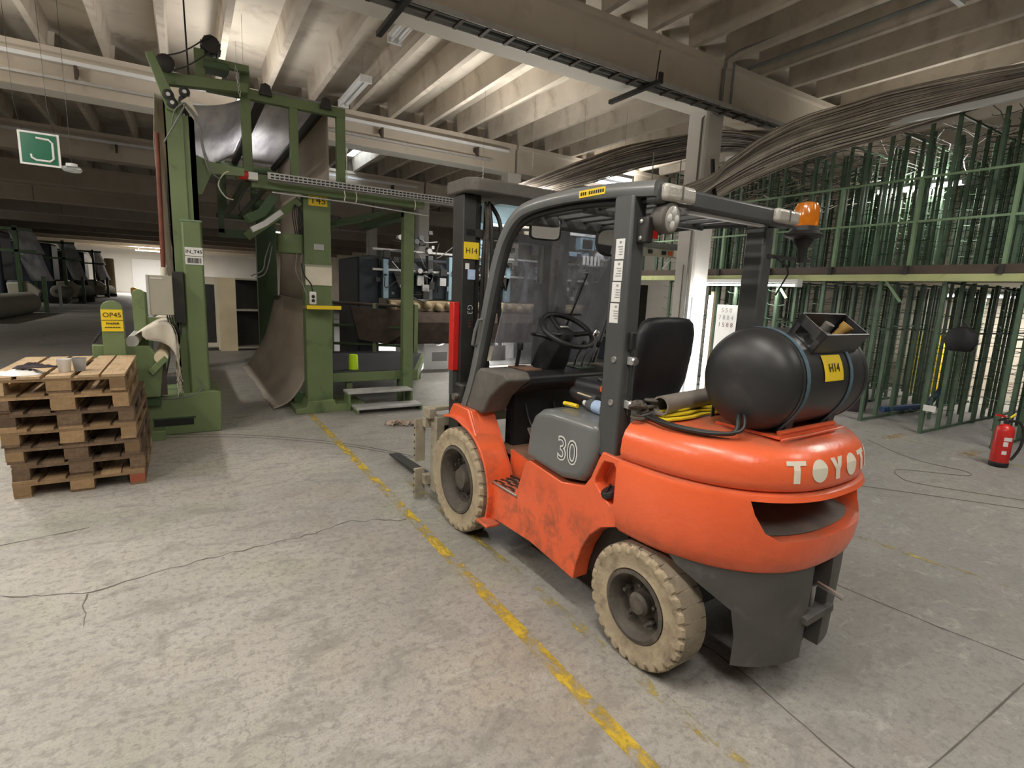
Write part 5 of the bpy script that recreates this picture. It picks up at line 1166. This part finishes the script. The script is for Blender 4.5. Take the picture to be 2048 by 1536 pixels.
# ================================================================== yarn creel (two-storey rack)
CR = thing('yarn_creel', 'two-storey green steel yarn creel filling the right side of the hall', 'rack', (8.4, 4, 0))
def cr_(mb, name, mat, **k): return mb.build(name, mat, k.pop('parent', CR), **k)
lowp = MB().box(-.022, .022, -.022, .022, 0, 2.05).mesh('creel_post', 'rack_green', smooth=0)
upp = MB().box(-.020, .020, -.020, .020, 0, 1.9).mesh('creel_post', 'rack_green', smooth=0)
RY = [1.55-.78+.77*i for i in range(10)]
RX = [8.42, 8.95, 9.35, 9.75, 10.2, 10.6, 11.0, 11.45, 11.9, 12.3]
pegs = {0: MB(), 1: MB()}
def pegset(lv, x, y, z0, z1, dz):
    z = z0+random.uniform(0, dz)
    while z < z1:
        for s in (-1, 1):
            l = .14; m = pegs[lv]
            a = Vector((x, y+s*.02, z)); b = Vector((x+random.uniform(-.02, .02), y+s*l, z+.015)); c = b+Vector((0, s*.02, .022))
            m.tube([a, b, c], .0045, 3, False)
        z += dz*random.uniform(.9, 1.1)
for iy, y in enumerate(RY):
    for ix, x in enumerate(RX):
        if ix > 6 and iy % 2: continue
        jx, jy = random.uniform(-.04, .04) if ix else 0, random.uniform(-.02, .02)
        share('creel_post', lowp, CR, (x+jx, y+jy, 0)); pegset(0, x+jx, y+jy, .25, 2.0, .22 if ix < 5 else .3)
        y2 = y+.18; share('creel_post', upp, CR, (x+.1+jx, y2+jy, 2.24)); pegset(1, x+.1+jx, y2+jy, 2.35, 4.1, .20 if ix < 5 else .3)
        if ix % 2 == 0: share('creel_post', upp, CR, (x+.25+jx, y2+.35, 2.24)); pegset(1, x+.25+jx, y2+.35, 2.35, 4.1, .24)
rp0, rp1 = MB(), MB()
for k in range(100):
    x = random.uniform(9.3, 12.5); y = random.choice(RY)+random.choice((0, .38))+random.uniform(-.05, .05)
    rp0.box(x-.018, x+.018, y-.018, y+.018, 0, 2.05)
    if k % 3 == 0: pegset(0, x, y, .25, 2.0, .28)
for k in range(230):
    x = random.uniform(8.7, 12.5); y = random.uniform(.6, 9.0)
    rp1.box(x-.017, x+.017, y-.017, y+.017, 2.24, random.uniform(3.8, 4.25))
    if k % 2 == 0: pegset(1, x, y, 2.35, 4.1, .26)
cr_(rp0, 'rear_posts', 'rack_green', kind='stuff', smooth=0); cr_(rp1, 'rear_posts', 'rack_green', kind='stuff', smooth=0)
for k in (0, 1): cr_(pegs[k], 'cone_pegs', 'peg_wire', kind='stuff', smooth=0)
flr = MB().box(-.0, 3.95, -.02, .02, 0, .035).mesh('row_rail', 'rack_green', smooth=0); mid = MB().box(0, 3.95, -.012, .012, -.012, .012).mesh('row_rail', 'rack_green', smooth=0)
for y in RY:
    share('row_rail', flr, CR, (8.42, y, 0)); share('row_rail', mid, CR, (8.42, y, 2.02)); share('row_rail', mid, CR, (8.5, y+.18, 4.12)); share('row_rail', mid, CR, (8.42, y, 1.35))
YA, YB = .5, 9.0
cr_(bx(8.36, 8.44, YA, YB, 2.13, 2.24), 'deck_beam', 'brown_steel', smooth=0); cr_(bx(8.34, 8.42, YA, YB, 2.03, 2.125), 'deck_channel', 'rack_beam', bev=.006)
cr_(bx(8.44, 12.6, YA, YB, 2.20, 2.235), 'deck_plate', 'brown_steel', smooth=0)
for z in (2.80, 3.36): cr_(bx(8.375, 8.40, YA, YB, z, z+.028), 'guard_rail', 'rail_green', smooth=0)
gpm = MB().box(-.03, .03, -.02, .02, 0, 1.15).mesh('guard_post', 'rail_green', smooth=0); clipm = MB().box(-.03, .03, -.025, .025, -.05, .06).mesh('post_clip', 'black_steel', smooth=0)
for i in range(8): share('guard_post', gpm, CR, (8.40, 1.52+1.0*i, 2.23)); share('post_clip', clipm, CR, (8.35, 1.52+1.0*i, 2.17))
for y in (1.17, 1.94, 3.55, 5.2, 7.0): cr_(MB().sweep([(8.40, y, 1.75), (8.40, y+.22, 2.04)], [(-.015, -.015), (.015, -.015), (.015, .015), (-.015, .015)], (1, 0, 0)), 'knee_brace', 'rail_green', smooth=0)
tr2 = cr_(bx(8.30, 8.36, YA-1, 6.6, 4.10, 4.18), 'top_tray', 'white_metal', smooth=0)
cr_(bx(8.36, 12.5, YA, 7.5, 4.145, 4.15), 'tube_bed', 'loom_grey', smooth=0) if False else None
m = MB()
for k in range(120):
    y = random.uniform(.5, 8.5); x0 = random.uniform(8.5, 9.5); z = random.uniform(3.75, 4.35); l = random.uniform(1.2, 3)
    m.tube(smoothpath([(x0, y, z), (x0+l*.4, y+random.uniform(-.5, .5), z+random.uniform(-.15, .15)), (x0+l, y+random.uniform(-1, 1), z+random.uniform(-.2, .2))], 3), .007, 3, False)
cr_(m, 'loose_tubes', 'tube_dark', kind='stuff')
m = MB()
for k in range(90):
    y = random.uniform(5.6, 8.9); x0 = random.uniform(8.3, 8.8); z = random.uniform(2.9, 3.6)
    m.tube(smoothpath([(x0, y, z), (x0+.6, y+random.uniform(-.5, .5), z+random.uniform(0, .3)), (x0+1.6, y+random.uniform(-1, 1), z+random.uniform(.2, .6))], 3), .008, 3, False)
cr_(m, 'loose_tubes', 'tube_beige', kind='stuff')
cr_(bx(8.36, 8.37, 2.92, 3.06, .33, .41), 'paper_tag', 'white_label', smooth=0)
BGL = thing('hanging_bag', 'black bag hanging on the front posts of the creel', 'bag', (8.33, 2.77, 1.17))
m = MB(); R_ = []
for z, w, d in ((1.16, .10, .03), (1.18, .15, .06), (1.28, .17, .08), (1.38, .15, .07), (1.44, .10, .05), (1.47, .03, .02)):
    R_.append([(8.31+d*math.sin(a), 2.77+w*math.cos(a)+.02*math.sin(3*a+z*20), z) for a in [2*PI*i/18 for i in range(18)]])
m.rings(R_); m.build('bag_body', 'bag_black', BGL, smooth=60); MB().tube([(8.33, 2.80, 1.45), (8.37, 2.80, 1.54), (8.38, 2.72, 1.45)], .012, 6).build('bag_strap', 'cloth_dark', BGL); MB().tube([(8.30, 2.63, 1.30), (8.31, 2.61, 1.2), (8.32, 2.62, 1.12)], .012, 6).build('bag_strap', 'cloth_dark', BGL)
# stuff seen in the gaps of the creel
tag(bx(12.75, 13.1, 4.5, 5.1, 0, 1.2).build('yellow_crate', 'yellow_sign', org=(12.9, 4.9, 0), bev=.02), 'yellow crate seen through the creel posts', 'crate')
tag(MB().tube([(9.2, 3.9, .10), (10.2, 3.7, .12), (10.6, 3.65, .4)], .05, 8).build('blue_hose', 'blue_plastic', org=(9.6, 3.8, .05)), 'blue hose lying on the floor among the creel posts', 'hose')
tag(MB().lathe([(.001, 0), (.20, .01), (.22, .25), (.19, .5), (.001, .52)], (9.2, 4.35, 0), (0, 0, 1), 18).build('dark_sack', 'cloth_dark', org=(9.2, 4.35, 0)), 'dark sack standing between creel posts behind the tank', 'sack')
# ---- yarn tube bundles
def bundle(name, label, path, width, n, mat, r, side, sag=.06, spread=None):
    B = thing(name, label, 'tubes', path[0]); ms = [MB() for _ in mat]; sp = smoothpath(path, 8)
    for k in range(n):
        u = random.uniform(-1, 1); w = random.uniform(-1, 1); ph = random.uniform(0, 6); pts = []
        for i, p in enumerate(sp):
            t = i/(len(sp)-1); wd_ = width*(spread(t) if spread else 1)
            tg = (sp[min(i+1, len(sp)-1)]-sp[max(i-1, 0)]).normalized(); sd = (Vector((-tg.y, tg.x, 0))).normalized()
            pts.append(p+(sd+Vector((0, 0, side*math.sin(PI*min(1, t*1.15))))).normalized()*u*wd_*.5+Vector((0, 0, 1))*(w*.035+.02*math.sin(t*7+ph))+sd*.012*math.sin(t*9+ph*2))
        random.choice(ms).tube(pts, r*random.uniform(.7, 1.2), 4, False)
    for m, mm in zip(ms, mat): m.build('yarn_tubes', mm, B, kind='stuff', smooth=60)
    return B
for mtb, nb in (('tube_beige', 0),):
  bundle('tube_bundle', 'broad sweeping bundle of beige yarn tubes from the creel across the column', [(8.45, 1.6, 4.34), (8.40, 2.6, 4.33), (8.30, 3.4, 4.28), (8.10, 4.2, 4.18), (7.50, 4.74, 3.93), (6.98, 5.10, 3.62), (6.56, 5.35, 3.30), (6.15, 5.62, 3.0), (5.85, 6.5, 2.78), (5.85, 8.0, 2.85), (5.9, 9.9, 3.0)], .62, 300, ('tube_beige', 'tube_mid', 'tube_light', 'tube_dark'), .0095, .75, spread=lambda t: .5+.75*math.sin(PI*min(1, t*1.02))**.8)
bundle('tube_bundle', 'dark bundle of yarn tubes arching behind the column', [(8.9, 5.9, 4.30), (8.2, 6.6, 4.42), (7.5, 7.2, 4.28), (6.9, 7.6, 4.10), (6.3, 8.2, 3.85), (5.7, 9.0, 3.6), (5.2, 9.9, 3.45)], .75, 150, ('tube_dark', 'tube_mid', 'tube_dark'), .010, .35)
tie = tag(MB().tube(smoothpath([(6.70, 5.55, 3.70), (6.70, 5.52, 3.50), (6.60, 5.40, 3.28), (6.50, 5.25, 3.05)], 5), .03, 8).build('cable_bundle', 'cable_black', org=(6.6, 5.5, 3.0)), 'dark tied cable hanging beside the column in front of the tubes', 'cable')
# ---- lamps by the creel and the column
batten('lit horizontal tube lamp under the creel deck edge', (8.28, 5.85, 1.99), 'y', 'tube_soft', n=1, length=1.8, watts=25)
VL = thing('upright_lamp', 'bright upright tube lamp standing behind the gas tank', 'lamp', (6.9, 5.45, 0))
MB().cyl((6.84, 5.45, .05), (6.84, 5.45, 1.74), .02, n=12).build('tube', 'tube_bright', VL); bx(6.89, 6.94, 5.43, 5.48, 0, 1.80).build('lamp_post', 'cream_panel', VL, smooth=0); bx(6.78, 7.0, 5.35, 5.55, 0, .03).build('lamp_foot', 'cream_panel', VL, smooth=0)
ll = bpy.data.lights.new('lamp_light', 'AREA'); ll.shape = 'RECTANGLE'; ll.size = 1.7; ll.size_y = .04; ll.energy = 38; ll.color = (1, .97, .93)
lo = bpy.data.objects.new('lamp_light', ll); COL.objects.link(lo); lo.parent = VL; lo.location = (-.06, .03, .9); lo.rotation_euler = (PI/2, PI/2, 0)
PB = thing('plastic_sheet_screen', 'clear upright plastic screen beside the bright tube lamp', 'screen', (6.7, 5.6, 0))
bx(6.60, 6.83, 5.60, 5.605, .02, 1.70).build('screen_pane', 'dirty_glass', PB, smooth=0); bx(6.60, 6.83, 5.58, 5.62, 0, .02).build('screen_foot', 'grey_box', PB, smooth=0)
CB = thing('wall_calendar', 'white board with rows of printed numbers beside the bright lamp', 'board', (8.25, 6.2, .7))
cbb = bx(8.29, 8.31, 5.92, 6.43, .60, 1.60).build('board', 'white_label', CB, smooth=0)
for j in range(3):
    text('board_print', ('5 5 0', '7 8 8 4', '1 5 8 8')[j], .11, 'grey_ink' if j < 2 else 'red_rust', cbb, (8.288, 6.22, 1.50-.13*j), (PI/2, 0, -PI/2))
bx(8.30, 8.33, 5.88, 5.92, 0, 1.62).build('board_post', 'cable_black', CB, smooth=0); bx(8.30, 8.33, 6.42, 6.45, 0, 1.62).build('board_post', 'cable_black', CB, smooth=0)

# ================================================================== tufting loom
LM = thing('tufting_loom', 'long dark navy tufting loom behind the forklift with brown carpet coming out', 'machine', (5.5, 10.4, 0))
def lm(mb, name, mat, **k): return mb.build(name, mat, k.pop('parent', LM), **k)
lm(bx(2.75, 3.15, 10.1, 11.6, 0, 2.2), 'end_frame', 'loom_navy', bev=.03); lm(bx(9.4, 9.8, 10.1, 11.6, 0, 2.6), 'end_frame', 'loom_navy', bev=.03)
lm(MB().prism([(10.15, 1.45), (10.10, 2.0), (10.3, 2.25), (11.3, 2.25), (11.4, 1.45)], 'x', 3.0, 9.5), 'main_head', 'loom_navy', bev=.02)
lm(bx(3.0, 9.5, 10.2, 11.4, .95, 1.25), 'needle_bed', 'loom_grey', bev=.01)
lm(bx(3.3, 9.4, 9.95, 10.15, 1.20, 1.42), 'yarn_guide', 'carpet_beige', bev=.02)
for i in range(14): lm(bx(3.2+i*.45, 3.3+i*.45, 10.0, 10.14, 1.45, 2.3), 'head_rib', 'loom_grey' if i % 3 else 'loom_blue', smooth=0)
for i in range(12): lm(MB().cyl((3.3+i*.5, 10.06, 2.05), (3.3+i*.5, 10.30, 2.12), .10, n=14), 'drive_drum', 'loom_grey' if i % 2 else 'black_steel')
for z in (1.98, 2.35): lm(MB().tube([(3.0, 10.03, z), (9.4, 10.03, z)], .025, 6), 'shaft', 'galvanised')
for i in range(9): lm(MB().prism([(3.4+i*.6, 1.95), (3.62+i*.6, 1.95), (3.51+i*.6, 1.66)], 'y', 10.0, 10.06), 'cover_tooth', 'black_steel', smooth=0)
lm(MB().cyl((3.1, 9.7, 1.02), (9.3, 9.7, 1.02), .09, n=18), 'carpet_roller', 'loom_grey'); 
cp = [(9.95, 1.22), (9.7, 1.14), (9.55, 1.02), (9.60, .80), (9.75, .60)]
lm(MB().grid(lambda a, b: (3.15+3.4*a, cp[min(int(b*4), 3)][0]+(cp[min(int(b*4), 3)+1][0]-cp[min(int(b*4), 3)][0])*(b*4-min(int(b*4), 3)), cp[min(int(b*4), 3)][1]+(cp[min(int(b*4), 3)+1][1]-cp[min(int(b*4), 3)][1])*(b*4-min(int(b*4), 3))), 10, 12), 'brown_carpet', 'carpet_brown', thick=.02)
for i, (y, z, mt) in enumerate(((9.86, 1.08, 'cream_panel'), (9.82, .92, 'cream_panel'), (9.86, .74, 'grey_box'))): lm(bx(4.1, 9.3, y, y+.2, z-.05, z+.04), 'carpet_edge_board', mt, bev=.01)
lm(bx(4.0, 9.3, 10.0, 10.2, .78, .90), 'carpet_layer', 'carpet_beige', bev=.01)
m1_, m2_, m3_ = MB(), MB(), MB()
for k in range(170):
    x = random.uniform(3.0, 9.3); z = random.uniform(1.5, 2.75); y = random.uniform(9.86, 10.1); s_ = random.uniform(.02, .07)
    mm = random.choice((m1_, m1_, m2_, m3_)); t_ = random.random()
    if t_ < .4: mm.box(x-s_, x+s_, y-s_*.5, y+s_*.5, z-s_*random.uniform(.5, 2.5), z+s_)
    elif t_ < .7: mm.cyl((x, y-.06, z), (x, y+.06, z), s_*.8, n=10)
    else: mm.tube(smoothpath([(x, y, z), (x+random.uniform(-.3, .3), y-.05, z-random.uniform(0, .3)), (x+random.uniform(-.5, .5), y, z+random.uniform(-.2, .2))], 4), .01, 5)
for mm, mt in ((m1_, 'black_steel'), (m2_, 'loom_grey'), (m3_, 'galvanised')): lm(mm, 'small_mechanisms', mt, kind='stuff', smooth=30)
for i in range(26): lm(MB().lathe([(.07, 0), (.085, .03), (.08, .09), (.05, .12), (.001, .12)], (3.35+i*.235, 9.93, 1.26+.03*(i % 2)), (0, -.5, .8), 10), 'yarn_knot', 'carpet_beige')
# pale blue upper crossbeam and camera housings seen through the windscreen
lm(MB().prism([(10.0, 3.06), (9.95, 3.40), (10.15, 3.50), (10.45, 3.42), (10.4, 3.02)], 'x', 5.3, 9.3), 'upper_crossbeam', 'loom_blue', bev=.015)
lm(bx(5.3, 9.3, 9.93, 9.97, 2.99, 3.05), 'beam_lip', 'white_metal', smooth=0)
for x in (5.3, 8.9): lm(bx(x, x+.25, 10.1, 10.4, 2.2, 3.4), 'upright', 'loom_blue', smooth=0)
lm(bx(7.70, 8.10, 9.8, 10.0, 2.68, 2.95), 'instrument_box', 'loom_blue', bev=.01); lm(bx(7.75, 8.03, 9.79, 9.80, 2.71, 2.91), 'instrument_screen', 'black_ink', smooth=0)
lm(bx(8.12, 8.6, 9.8, 10.0, 2.72, 2.95), 'instrument_box', 'loom_blue', bev=.01); lm(bx(7.35, 8.0, 9.85, 10.0, 2.52, 2.62), 'instrument_box', 'loom_blue', bev=.01)
mt2 = lm(MB().lathe([(.13, 0), (.13, .25), (.11, .27), (.001, .27)], (8.35, 9.9, 2.58), (-.1, -1, 0), 22), 'blower', 'white_metal'); lm(MB().lathe([(.07, 0), (.07, .01), (.04, .012), (.04, .004), (.001, .004)], (8.32, 9.62, 2.58), (-.1, -1, 0), 20), 'blower_inlet', 'black_ink', parent=mt2)
lm(bx(6.1, 6.5, 9.7, 10.0, 2.75, 3.4), 'cream_cover', 'cream_panel', smooth=0)
for i in range(7): lm(bx(7.75+i*.11, 7.82+i*.11, 9.75, 9.76, 2.35, 2.55), 'white_fin', 'white_label', smooth=0)
# white end machine on the floor
wm = lm(MB().prism([(4.16, 0), (4.80, 0), (4.80, .70)]+[(4.48+.20*math.cos(a), .70-.20*math.sin(a)) for a in [PI*i/10 for i in range(11)]]+[(4.16, .70)], 'y', 10.25, 10.33), 'white_end_plate', 'white_metal', smooth=0)
lm(bx(4.32, 4.66, 10.242, 10.252, .17, .36), 'plate_window', 'grey_ink', parent=wm, smooth=0)
lm(bx(4.85, 5.0, 10.3, 10.4, 0, .65), 'white_leg', 'white_metal', smooth=0); lm(bx(2.6, 4.1, 11.9, 11.95, 0, .9), 'white_panel', 'white_metal', smooth=0)
bx_ = lm(bx(7.45, 9.05, 7.98, 8.06, 2.40, 2.58), 'tube_gantry', 'grey_box', smooth=0) if False else None
GT = thing('control_rail', 'grey rail with black and orange switches beside the column', 'rail', (7.2, 7.9, 2.4))
bx(7.0, 8.05, 7.2, 7.26, 2.42, 2.56).build('rail_body', 'grey_box', GT, smooth=0); bx(7.0, 8.05, 7.22, 7.28, 2.56, 2.68).build('rail_hood', 'cable_grey', GT, smooth=0)
for x, mt in ((7.2, 'black_plastic'), (7.55, 'black_plastic'), (7.72, 'orange_belt')): MB().box(x, x+.09, 7.16, 7.20, 2.46, 2.53).build('switch', mt, GT, bev=.01)
bx(7.84, 7.96, 7.16, 7.2, 2.44, 2.56).build('switch_box', 'cream_white', GT, bev=.006); MB().tube([(7.2, 7.23, 2.68), (7.2, 7.25, 4.2)], .01, 5).build('hanger', 'cable_grey', GT); MB().tube([(7.9, 7.23, 2.68), (7.9, 7.25, 4.2)], .01, 5).build('hanger', 'cable_grey', GT)
MB().tube([(7.78, 7.15, 2.40), (7.6, 7.12, 2.28), (7.5, 7.1, 2.2)], .012, 6).build('white_lead', 'white_label', GT)
NB = thing('notice_shelf', 'dark shelf with papers pinned up behind the forklift seat', 'shelf', (8.4, 8.3, .8))
bx(8.0, 9.0, 8.9, 8.95, .5, 1.95).build('back_panel', 'black_steel', NB, smooth=0); bx(8.0, 9.0, 8.6, 8.95, .0, .9).build('cupboard', 'loom_grey', NB, smooth=0)
for (x, z, w, h) in ((8.15, 1.2, .22, .3), (8.42, 1.15, .2, .32), (8.2, 1.62, .4, .2)): bx(x, x+w, 8.88, 8.90, z, z+h).build('paper', 'white_label', NB, smooth=0)

# ================================================================== control cabinets
CC = thing('control_cabinet', 'cream control cabinet with open beige door and dark shelves', 'cabinet', (.9, 14.4, 0))
bx(.30, .62, 14.3, 14.36, .08, 1.72).build('door_frame', 'cream_white', CC, bev=.03); bx(.20, .56, 14.285, 14.30, .2, 1.55).build('door_window', 'black_steel', CC, bev=.05, seg=3)
bx(.63, 1.0, 14.25, 14.29, .0, 1.72).build('open_door', 'cream_panel', CC, smooth=0); bx(.60, .64, 14.28, 14.9, .02, 1.72).build('door_side', 'cream_white', CC, smooth=0)
bx(1.0, 1.60, 14.7, 14.9, .05, 1.70).build('cabinet_back', 'black_steel', CC, smooth=0)
for z in (.05, .95, 1.68): bx(1.0, 1.60, 14.28, 14.9, z, z+.04).build('shelf', 'grey_box', CC, smooth=0)
bx(1.58, 1.62, 14.28, 14.9, .05, 1.72).build('cabinet_side', 'grey_box', CC, smooth=0); bx(-.35, .28, 14.35, 14.9, .05, 1.65).build('cabinet_bay', 'loom_grey', CC, bev=.02)

# ================================================================== machines and rolls in the dark left aisle
def far_machine(y, label):
    t = thing('fabric_accumulator', label, 'machine', (-6, y, 0), group='accumulators in the dark aisle')
    for x in (-7.2, -5.9, -5.15):
        bx(x, x+.14, y, y+.16, 0, 3.5 if x < -5.5 else 1.5).build('post', 'dark_green', t, smooth=0)
    bx(-8.6, -5.3, y, y+.12, 3.3, 3.42).build('top_rail', 'dark_green', t, smooth=0); bx(-8.6, -5.2, y, y+.12, 2.45, 2.55).build('mid_rail', 'dark_green', t, smooth=0)
    m = MB().grid(lambda a, b: (-6.15+.35*b+.55*a, y+.3+1.6*a, 3.45-1.0*b), 4, 6); m.build('hanging_fabric', 'white_cloth', t, thick=.004)
    m = MB().grid(lambda a, b: (-5.85+.35*b+.5*a, y+.3+1.4*a, 2.42-1.1*b-.1*math.sin(b*3)), 4, 8); m.build('hanging_fabric', 'white_cloth', t, thick=.004)
    bx(-16, -6.4, y+.4, y+2.2, .05, 3.3).build('machine_body', 'loom_navy', t, bev=.1)
    bx(-6.4, -5.9, y+.5, y+2.0, .05, 1.3).build('machine_front', 'loom_grey', t, bev=.1)
    MB().prism([(-6.2, .3), (-5.4, .35), (-5.2, .9), (-5.6, 1.25), (-6.3, 1.2)], 'y', y+.1, y+.3).build('side_plate', 'grey_box', t, bev=.05)
    return t
far_machine(29.5, 'nearest pale-fabric machine in the dark left aisle'); far_machine(39.5, 'middle pale-fabric machine in the dark left aisle'); far_machine(51, 'farthest pale-fabric machine in the dark left aisle')
def roll(p, q, r, label, core=.1):
    a, b = Vector(p), Vector(q); t = thing('carpet_roll', label, 'carpet roll', (p[0], p[1], 0), group='carpet rolls in the dark aisle')
    m = MB(); m.lathe([(core, .02), (r*.9, 0), (r, .03), (r, (b-a).length-.03), (r*.9, (b-a).length), (core, (b-a).length-.02)], a, b-a, 24); m.build('roll_body', 'carpet_roll', t, smooth=50)
    m = MB(); m.lathe([(core, -.01), (core*.7, -.01), (core*.7, .1)], a, b-a, 14, cap=False); m.build('roll_core', 'black_steel', t); return t
roll((-5.75, 23.6, .43), (-5.55, 29.0, .43), .43, 'large grey carpet roll lying nearest on the dark aisle floor'); roll((-6.7, 24.6, .36), (-6.3, 29.0, .36), .36, 'smaller carpet roll lying behind the large one')
roll((-6.1, 38.5, .66), (-5.2, 42.5, .66), .34, 'carpet roll held up in the middle dark machine'); roll((-6.0, 49.0, .55), (-5.2, 54, .55), .32, 'pale carpet roll at the far dark machine')
for (x, y) in ((-6.1, 38.6), (-5.3, 42.3)): tag(bx(x-.4, x+.4, y-.1, y+.1, 0, .33).build('roll_stand', 'black_steel', org=(x, y, 0)), 'dark low stand under the %s end of the middle roll' % ('near' if y < 40 else 'far'), 'stand')
for (x, y) in ((-6.0, 49.1), (-5.2, 53.8)): tag(bx(x-.4, x+.4, y-.1, y+.1, 0, .24).build('roll_stand', 'black_steel', org=(x, y, 0)), 'dark low stand under the %s end of the farthest roll' % ('near' if y < 50 else 'far'), 'stand')
CL = thing('standing_rolls', 'dark and beige carpet rolls leaning at the end of the aisle', 'carpet roll', (-5.6, 58, 0)) if False else None
for x, mt, lab in ((-6.3, 'cloth_dark', 'dark carpet roll standing upright at the end of the aisle'), (-5.55, 'carpet_beige', 'beige carpet roll standing upright at the end of the aisle')):
    tag(MB().lathe([(.34, 0), (.36, .05), (.36, 3.0), (.30, 3.1), (.08, 3.12)], (x, 58, 0), (0, 0, 1), 20).build('standing_roll', mt, org=(x, 58, 0)), lab, 'carpet roll')
ST = thing('white_stand', 'thin white T-shaped stand on the dark aisle floor', 'stand', (-5.2, 33.5, 0))
bx(-5.26, -5.16, 33.45, 33.55, .0, 1.1).build('stand_post', 'white_metal', ST, smooth=0); bx(-5.9, -4.8, 33.4, 33.6, .0, .05).build('stand_base', 'white_metal', ST, smooth=0)
tag(MB().prism([(-4.4, 0), (-3.6, 0), (-3.7, .5), (-4.2, .7), (-4.4, .6)], 'y', 61, 61.6).build('crate_pile', 'brown_card', org=(-4, 61.3, 0), bev=.05), 'brown crate near the far white wall', 'crate')
bx(-4.9, -1.2, 71.9, 71.99, .0, 3.6).build('door_1', 'white_metal', smooth=0)['kind'] = 'structure'
bx(-1.62, -1.55, 71.85, 71.89, 1.9, 2.3).build('trim_1', 'red_paint', smooth=0)['kind'] = 'structure'

# ================================================================== fire extinguisher and floor clutter
FE = thing('fire_extinguisher', 'red fire extinguisher with black hose standing before the creel', 'fire extinguisher', (7.53, 1.98, 0))
cy_ = MB().lathe([(.078, .0), (.085, .01), (.085, .05), (.082, .055)], (7.53, 1.98, 0), (0, 0, 1), 28).build('foot_ring', 'black_plastic', FE)
bd = MB().lathe([(.08, .05), (.083, .06), (.083, .40), (.07, .445), (.04, .465), (.022, .475), (.022, .49)], (7.53, 1.98, 0), (0, 0, 1), 28).build('cylinder', 'red_paint', FE, smooth=50)
MB().lathe([(.026, .48), (.026, .52), (.016, .53), (.016, .545), (.001, .545)], (7.53, 1.98, 0), (0, 0, 1), 16).build('valve', 'black_steel', FE)
MB().sweep([(7.55, 2.0, .53), (7.47, 1.99, .535), (7.41, 2.02, .515)], [(-.012, -.005), (.012, -.005), (.012, .005), (-.012, .005)], (0, 0, 1)).build('lever', 'black_steel', FE); MB().sweep([(7.55, 2.0, .545), (7.48, 2.02, .565), (7.42, 2.05, .57)], [(-.012, -.004), (.012, -.004), (.012, .004), (-.012, .004)], (0, 0, 1)).build('lever', 'red_paint', FE)
MB().cyl((7.54, 1.96, .545), (7.60, 1.94, .585), .010, n=8).build('pin', 'yellow_sign', FE)
MB().tube(smoothpath([(7.54, 1.96, .51), (7.62, 1.90, .50), (7.655, 1.86, .40), (7.65, 1.86, .24), (7.62, 1.89, .12), (7.60, 1.91, .08)], 6), .014, 8).build('hose', 'cable_black', FE)
for (z0, z1, w) in ((.30, .34, .9), (.24, .29, .5), (.15, .19, .5)):
    MB().grid(lambda a, b: (7.53+.0845*math.cos(3.5+w*a), 1.98+.0845*math.sin(3.5+w*a), z0+(z1-z0)*b), 6, 1).build('paper_label', 'white_label', bd)
tag(MB().box(7.62, 8.3, 1.55, 1.72, 0, .06, Matrix.Rotation(0, 4, 'Z')).build('blue_block', 'blue_plastic', org=(7.9, 1.6, 0), bev=.01), 'dark blue bar lying on the floor beside the extinguisher', 'bar')
fc = tag(MB().tube(smoothpath([(7.3, 3.2, .005), (6.99, 2.75, .005), (6.86, 2.41, .005), (6.9, 2.06, .005), (6.71, 2.0, .005), (6.27, 2.4, .005), (5.99, 2.28, .005), (5.95, 2.08, .005), (6.34, 1.47, .005), (6.7, 1.0, .005)], 8), .0028, 5).build('floor_cord', 'cable_brown', org=(6.5, 2.2, 0)), 'thin brown cord looping across the floor before the extinguisher', 'cord')
fc2 = tag(MB().tube(smoothpath([(5.2, 2.5, .004), (5.37, 2.27, .004), (5.64, 1.93, .004), (6.08, 1.37, .004), (6.5, .9, .004)], 8), .0026, 5).build('floor_cord', 'cable_brown', org=(5.4, 2.2, 0)), 'straight thin brown cord on the floor behind the counterweight', 'cord')
RG = thing('carpet_scraps', 'crumpled pinkish carpet scraps on the floor beyond the front wheel', 'scraps', (2.3, 6.05, 0))
for k in range(8):
    m = MB(); cx = 2.05+.07*k+random.uniform(-.04, .04); cy = 6.1-.02*k+random.uniform(-.06, .06); ph = random.uniform(0, 6)
    def fn(a, b, cx=cx, cy=cy, ph=ph): return (cx+.16*(a-.5)+.02*math.sin(b*5+ph), cy+.07*(b-.5)+.03*math.sin(a*6+ph), .012+.025*(1+math.sin(a*7+b*4+ph)))
    m.grid(fn, 7, 4).build('scrap', 'rag', RG, thick=.006)
